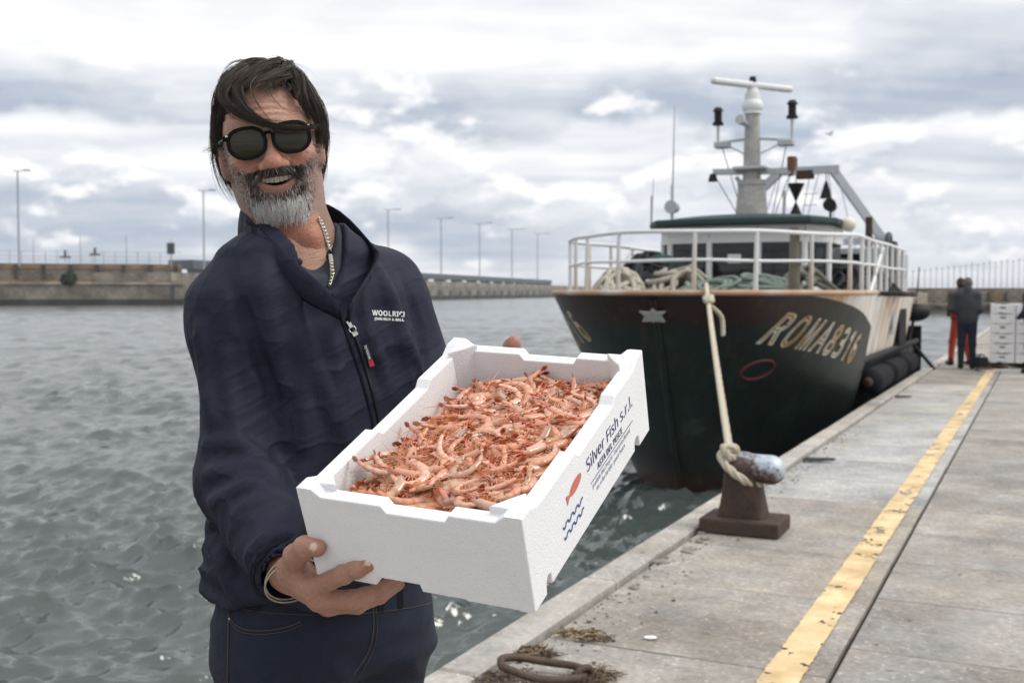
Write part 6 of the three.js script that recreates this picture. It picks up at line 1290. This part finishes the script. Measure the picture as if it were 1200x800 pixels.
// ---------------------------------------------------------------- beard
{
  const R = rng(321), p = headG.attributes.position, id = headG.index.array, nrm = headG.attributes.normal, cum = []; let sum = 0;
  const A = V(0, 0, 0), B = V(0, 0, 0), C = V(0, 0, 0), tris = [];
  for (let i = 0; i < id.length; i += 3) { A.fromBufferAttribute(p, id[i]); if (A.z < -0.02 || A.y > 0.02 || A.y < -0.15) continue; B.fromBufferAttribute(p, id[i + 1]); C.fromBufferAttribute(p, id[i + 2]); const ar = B.clone().sub(A).cross(C.clone().sub(A)).length(); sum += ar; cum.push(sum); tris.push(i); }
  const list = [];
  for (let n = 0; n < 26000; n++) {
    const q = R() * sum; let a = 0, b = cum.length - 1; while (a < b) { const m = (a + b) >> 1; if (cum[m] < q) a = m + 1; else b = m; }
    const i = tris[a]; let u = R(), v = R(); if (u + v > 1) { u = 1 - u; v = 1 - v; }
    A.fromBufferAttribute(p, id[i]); B.fromBufferAttribute(p, id[i + 1]); C.fromBufferAttribute(p, id[i + 2]);
    const s = A.clone().addScaledVector(B.clone().sub(A), u).addScaledVector(C.clone().sub(A), v), N = V(nrm.getX(id[i]), nrm.getY(id[i]), nrm.getZ(id[i]));
    const ax = Math.abs(s.x), k = beardAt(s.x, s.y, s.z) * lerp(1, 0.36, sstep(0.036, 0.05, ax)); if (R() > k * 0.98) continue;
    const yc = mouthY(s.x), mo = s.y > yc + mouthH(s.x) + 0.003 && ax < 0.044 && s.z > 0.06, chin = sstep(-0.082, -0.098, s.y) * sstep(0.056, 0.034, ax), side = sstep(0.045, 0.06, ax);
    let len = mo ? 0.011 + 0.005 * R() : lerp(lerp(0.007, 0.0036, side), 0.0135, chin) * (0.7 + 0.6 * R());
    const dir = mo ? V(Math.sign(s.x) * (0.35 + 14 * ax), -1, 0.15) : V(s.x * -4 * chin + Math.sign(s.x) * 0.1 * side, -1, lerp(0.0, 0.22, chin) - 0.4 * side);
    dir.normalize(); dir.addScaledVector(N, mo ? 0.28 : lerp(0.38, 0.3, chin)).add(V((R() - 0.5) * 0.4, (R() - 0.5) * 0.25, (R() - 0.5) * 0.4)).normalize();
    const pts = [s.clone().addScaledVector(N, -0.001)], bend = V(0, -0.25, 0).addScaledVector(N, -0.18);
    for (let t = 1; t <= 3; t++) pts.push(pts[t - 1].clone().addScaledVector(dir, len / 3).addScaledVector(bend, len * 0.12 * t));
    if (mo) for (const w of pts) { const lim = mouthY(w.x) + mouthH(w.x) - 0.001; if (Math.abs(w.x) < 0.026 && w.y < lim) w.y = lim; }
    const whiteness = mo ? 0.12 : lerp(lerp(0.55, 0.6, side), 1.05, chin) * sstep(0.0, 0.3, 0.3 + R()) - 0.55 * Math.exp(-(((ax - 0.036) / 0.008) ** 2)) * sstep(-0.09, -0.075, s.y) - 0.45 * Math.exp(-((ax / 0.02) ** 2)) * sstep(-0.094, -0.086, s.y);
    const g = R() < whiteness ? 0.55 + 0.3 * R() : 0.02 + 0.05 * R(), c = g > 0.2 ? [g, g * 0.985, g * 0.96] : [g * 1.1, g * 0.85, g * 0.68];
    list.push({ p: pts, r: 0.00028 + 0.00012 * R(), c, tip: c });
    for (let e = mo ? 3 : ax > 0.028 && ax < 0.041 && s.y > -0.078 && s.z > 0.05 ? 1 : 0; e > 0; e--) { const o = V((R() - 0.5) * 0.003, (R() - 0.5) * 0.0024, 0.0006 * R()), v = 0.012 + 0.03 * R(), w = R() < (mo ? 0.12 : 0.4) ? 0.35 : v; list.push({ p: pts.map((q) => q.clone().add(o)), r: 0.0003, c: [w, w * 0.88, w * 0.78] }); } // the dark moustache is thick
  }
  part('beard', hairs(list).applyMatrix4(HEADM), std({ vertexColors: true, roughness: 0.55 }), man);
}
// ---------------------------------------------------------------- hair: a dark cap under many windblown strands
{
  const capF = (x, y, z) => {
    let d = ell(x, y, z, 0.0, 0.036, -0.014, 0.0775, 0.0895, 0.1) + 0.003 * fbm(x * 50, y * 50, z * 50, 2);
    d = smin(d, ell(x, y, z, 0, -0.045, -0.055, 0.066, 0.075, 0.045), 0.03);
    d = smax(d, -ell(x, y, z, 0.006, -0.015, 0.125, 0.069, 0.117, 0.125), 0.008);       // face
    d = smax(d, -ell(x, y, z, 0, -0.16, 0.03, 0.2, 0.135, 0.07), 0.01);            // below the ears, in front
    return d;
  };
  const hair = part('hair', nets(capF, V(-0.1, -0.14, -0.14), V(0.1, 0.15, 0.1), 0.004, 1.6).applyMatrix4(HEADM), std({ color: rgb(0.016, 0.0115, 0.009), roughness: 0.6 }), man);
  // guides are read off a front view of the head: (a, b) in its picture, z in metres out of the face
  const gp = (a, b, z) => { const dx = (a - 317) / 3.335, dy = (b - 407) / 3.335, r = 10 * Math.PI / 180; return V((dx * Math.cos(r) - dy * Math.sin(r)) / 765, (-dx * Math.sin(r) - dy * Math.cos(r)) / 765, z); };
  const L = [], R = rng(4711);
  const lock = (n, pts, w0, w1, thick = 0.00034, lift = 0.006, stray = 1) => {
    const C = new THREE.CatmullRomCurve3(pts.map((q) => gp(...q))), K = 12;
    let ox, oy, oz, tx, ty, tz, cu, cs;
    for (let i = 0; i < n; i++) {
      if (i % 14 === 0) { ox = (R() + R() - 1) * w0; oy = (R() + R() - 1) * w0 * 0.7; oz = (R() - 0.5) * w0; tx = (R() + R() - 1) * w1 * 1.3; ty = (R() + R() - 1) * w1 * 1.3; tz = (R() - 0.5) * w1; cu = R(); cs = R() * 6.28; } // hairs hang together in wisps
      const jr = 0.006, jt = 0.0026 + (R() < 0.18 ? 0.012 : 0), jx = (R() - 0.5), jy = (R() - 0.5), jz = (R() - 0.5), end = 0.74 + 0.26 * R(), up = lift * (0.8 * cu + 0.2 * R()), ph = cs + 0.5 * R(), fr = 0.0022 * stray;
      const p = [], s = R() * 0.12;
      for (let k = 0; k <= K; k++) {
        const t = s + (end - s) * k / K, q = C.getPoint(t), w = k / K;
        const j = lerp(jr, jt, w); q.x += lerp(ox, tx, w) + fr * Math.sin(ph + 9 * t) + j * jx; q.y += lerp(oy, ty, w) + fr * Math.cos(ph * 2 + 7 * t) + j * jy; q.z += lerp(oz, tz, w) + j * jz;
        const c = V(q.x / 0.0765, (q.y - 0.036) / 0.088, (q.z + 0.014) / 0.099), l = c.length(); // keep off the skull
        if (l < 1.035) { const f = (1.035 + up / 0.09 * Math.sin(3.14 * Math.min(w * 1.3, 1))) / l; q.set(c.x * f * 0.0765, 0.036 + c.y * f * 0.088, -0.014 + c.z * f * 0.099); } else q.addScaledVector(c.normalize(), up * 0.5);
        p.push(q);
      }
      if (p.some((v) => v.y > 0.1285)) continue;
      const g = R(), c = g < 0.04 ? [0.16, 0.15, 0.14] : [0.016 + 0.062 * g * g, 0.0115 + 0.042 * g * g, 0.009 + 0.027 * g * g];
      L.push({ p, r: thick * (0.8 + 0.5 * R()), c, tip: c.map((v) => v * 1.25) });
    }
  };
  // roots along the hairline, combed up and over
  for (let i = 0; i <= 10; i++) { const a = 180 + i * 27, b = 252 - 34 * Math.sin(i / 10 * 3.14); lock(9, [[a, b, 0.085], [a - 3, b - 22, 0.08], [a - 10, b - 42, 0.068], [a - 22, b - 56, 0.05]], 0.006, 0.006, 0.00032, 0.001); }
  // top, swept over toward the brow
  lock(520, [[330, 100, -0.04], [280, 88, 0.01], [220, 115, 0.04], [180, 175, 0.065], [165, 240, 0.08]], 0.016, 0.012, 0.00034, 0.004);
  lock(520, [[350, 95, -0.04], [340, 95, 0.01], [300, 130, 0.055], [230, 190, 0.08], [175, 250, 0.088]], 0.016, 0.01, 0.00034, 0.004);
  lock(420, [[380, 100, -0.03], [390, 110, 0.015], [380, 150, 0.055], [330, 185, 0.08], [250, 220, 0.092]], 0.016, 0.012, 0.00034, 0.004);
  // the fringe: down over one lens and across the bridge of the glasses
  lock(330, [[215, 130, 0.04], [160, 205, 0.075], [172, 275, 0.096], [240, 330, 0.108], [330, 362, 0.112], [430, 368, 0.108], [505, 352, 0.098]], 0.012, 0.006);
  lock(240, [[250, 130, 0.045], [195, 200, 0.08], [205, 270, 0.1], [255, 325, 0.11], [320, 356, 0.113], [385, 366, 0.112]], 0.012, 0.005);
  lock(150, [[235, 125, 0.05], [170, 190, 0.085], [150, 260, 0.1], [190, 320, 0.106], [260, 350, 0.112]], 0.012, 0.006);
  lock(9, [[290, 150, 0.07], [255, 220, 0.098], [275, 290, 0.108], [320, 345, 0.112], [370, 372, 0.114]], 0.004, 0.006, 0.0003);
  lock(6, [[330, 170, 0.08], [320, 235, 0.102], [355, 280, 0.108], [410, 300, 0.105], [450, 318, 0.098]], 0.005, 0.008, 0.00026);
  // brow-side lock on the far temple, and down over the ear
  lock(620, [[390, 105, -0.03], [440, 160, 0.03], [475, 230, 0.055], [500, 300, 0.06], [512, 355, 0.045], [520, 405, 0.02]], 0.012, 0.008, 0.00034, 0.003);
  lock(520, [[400, 115, -0.05], [470, 185, 0.0], [505, 262, 0.015], [522, 340, 0.012], [522, 395, 0.0], [514, 440, -0.02]], 0.013, 0.009, 0.00034, 0.003);
  lock(300, [[395, 120, 0.01], [425, 175, 0.06], [440, 240, 0.075], [470, 300, 0.072], [505, 345, 0.062]], 0.013, 0.008);
  // the windward temple and ear
  lock(560, [[250, 110, -0.02], [180, 175, 0.03], [143, 250, 0.05], [132, 330, 0.045], [124, 400, 0.03], [126, 450, 0.012]], 0.013, 0.008, 0.00034, 0.003);
  lock(560, [[240, 110, -0.05], [155, 175, -0.005], [124, 260, 0.005], [114, 350, 0.005], [110, 425, -0.01], [122, 470, -0.03]], 0.013, 0.009, 0.00034, 0.003);
  // back of the head and nape
  lock(520, [[230, 115, -0.07], [140, 220, -0.05], [112, 340, -0.04], [110, 460, -0.04], [140, 560, -0.045], [188, 640, -0.05]], 0.016, 0.01, 0.00034, 0.003);
  lock(420, [[430, 135, -0.07], [508, 250, -0.05], [530, 370, -0.04], [526, 475, -0.04], [514, 550, -0.045], [500, 606, -0.05]], 0.014, 0.01, 0.00034, 0.003);
  lock(500, [[330, 95, -0.08], [330, 250, -0.13], [330, 420, -0.12], [335, 560, -0.095], [340, 660, -0.085]], 0.055, 0.05);
  // flyaways
  lock(16, [[300, 100, 0.0], [330, 78, -0.005], [390, 92, -0.01], [450, 150, -0.005]], 0.016, 0.03, 0.00024, 0.012, 2);
  lock(10, [[490, 300, 0.055], [530, 350, 0.06], [560, 362, 0.06], [600, 358, 0.055]], 0.008, 0.012, 0.00026);
  for (let i = 0; i < 5; i++) { lock(3, [[290 + 14 * i, 108, 0.0], [350 + 10 * i, 80 + 5 * i, 0.0], [425 + 8 * i, 100 + 12 * i, 0.0], [478 + 6 * i, 158 + 16 * i, 0.0]], 0.004, 0.009, 0.00022, 0.002); lock(3, [[210 - 6 * i, 135 + 6 * i, 0.03], [146, 172 + 12 * i, 0.04], [112 + 3 * i, 236 + 14 * i, 0.04], [104, 300 + 16 * i, 0.03]], 0.004, 0.01, 0.00022, 0.002); }
  lock(8, [[110, 400, 0.01], [90, 440, 0.0], [78, 455, -0.005], [70, 462, -0.005]], 0.006, 0.008, 0.00026);
  part('strands', hairs(L).applyMatrix4(HEADM), std({ vertexColors: true, roughness: 0.58 }), hair);
}
renderer.render(scene, camera);
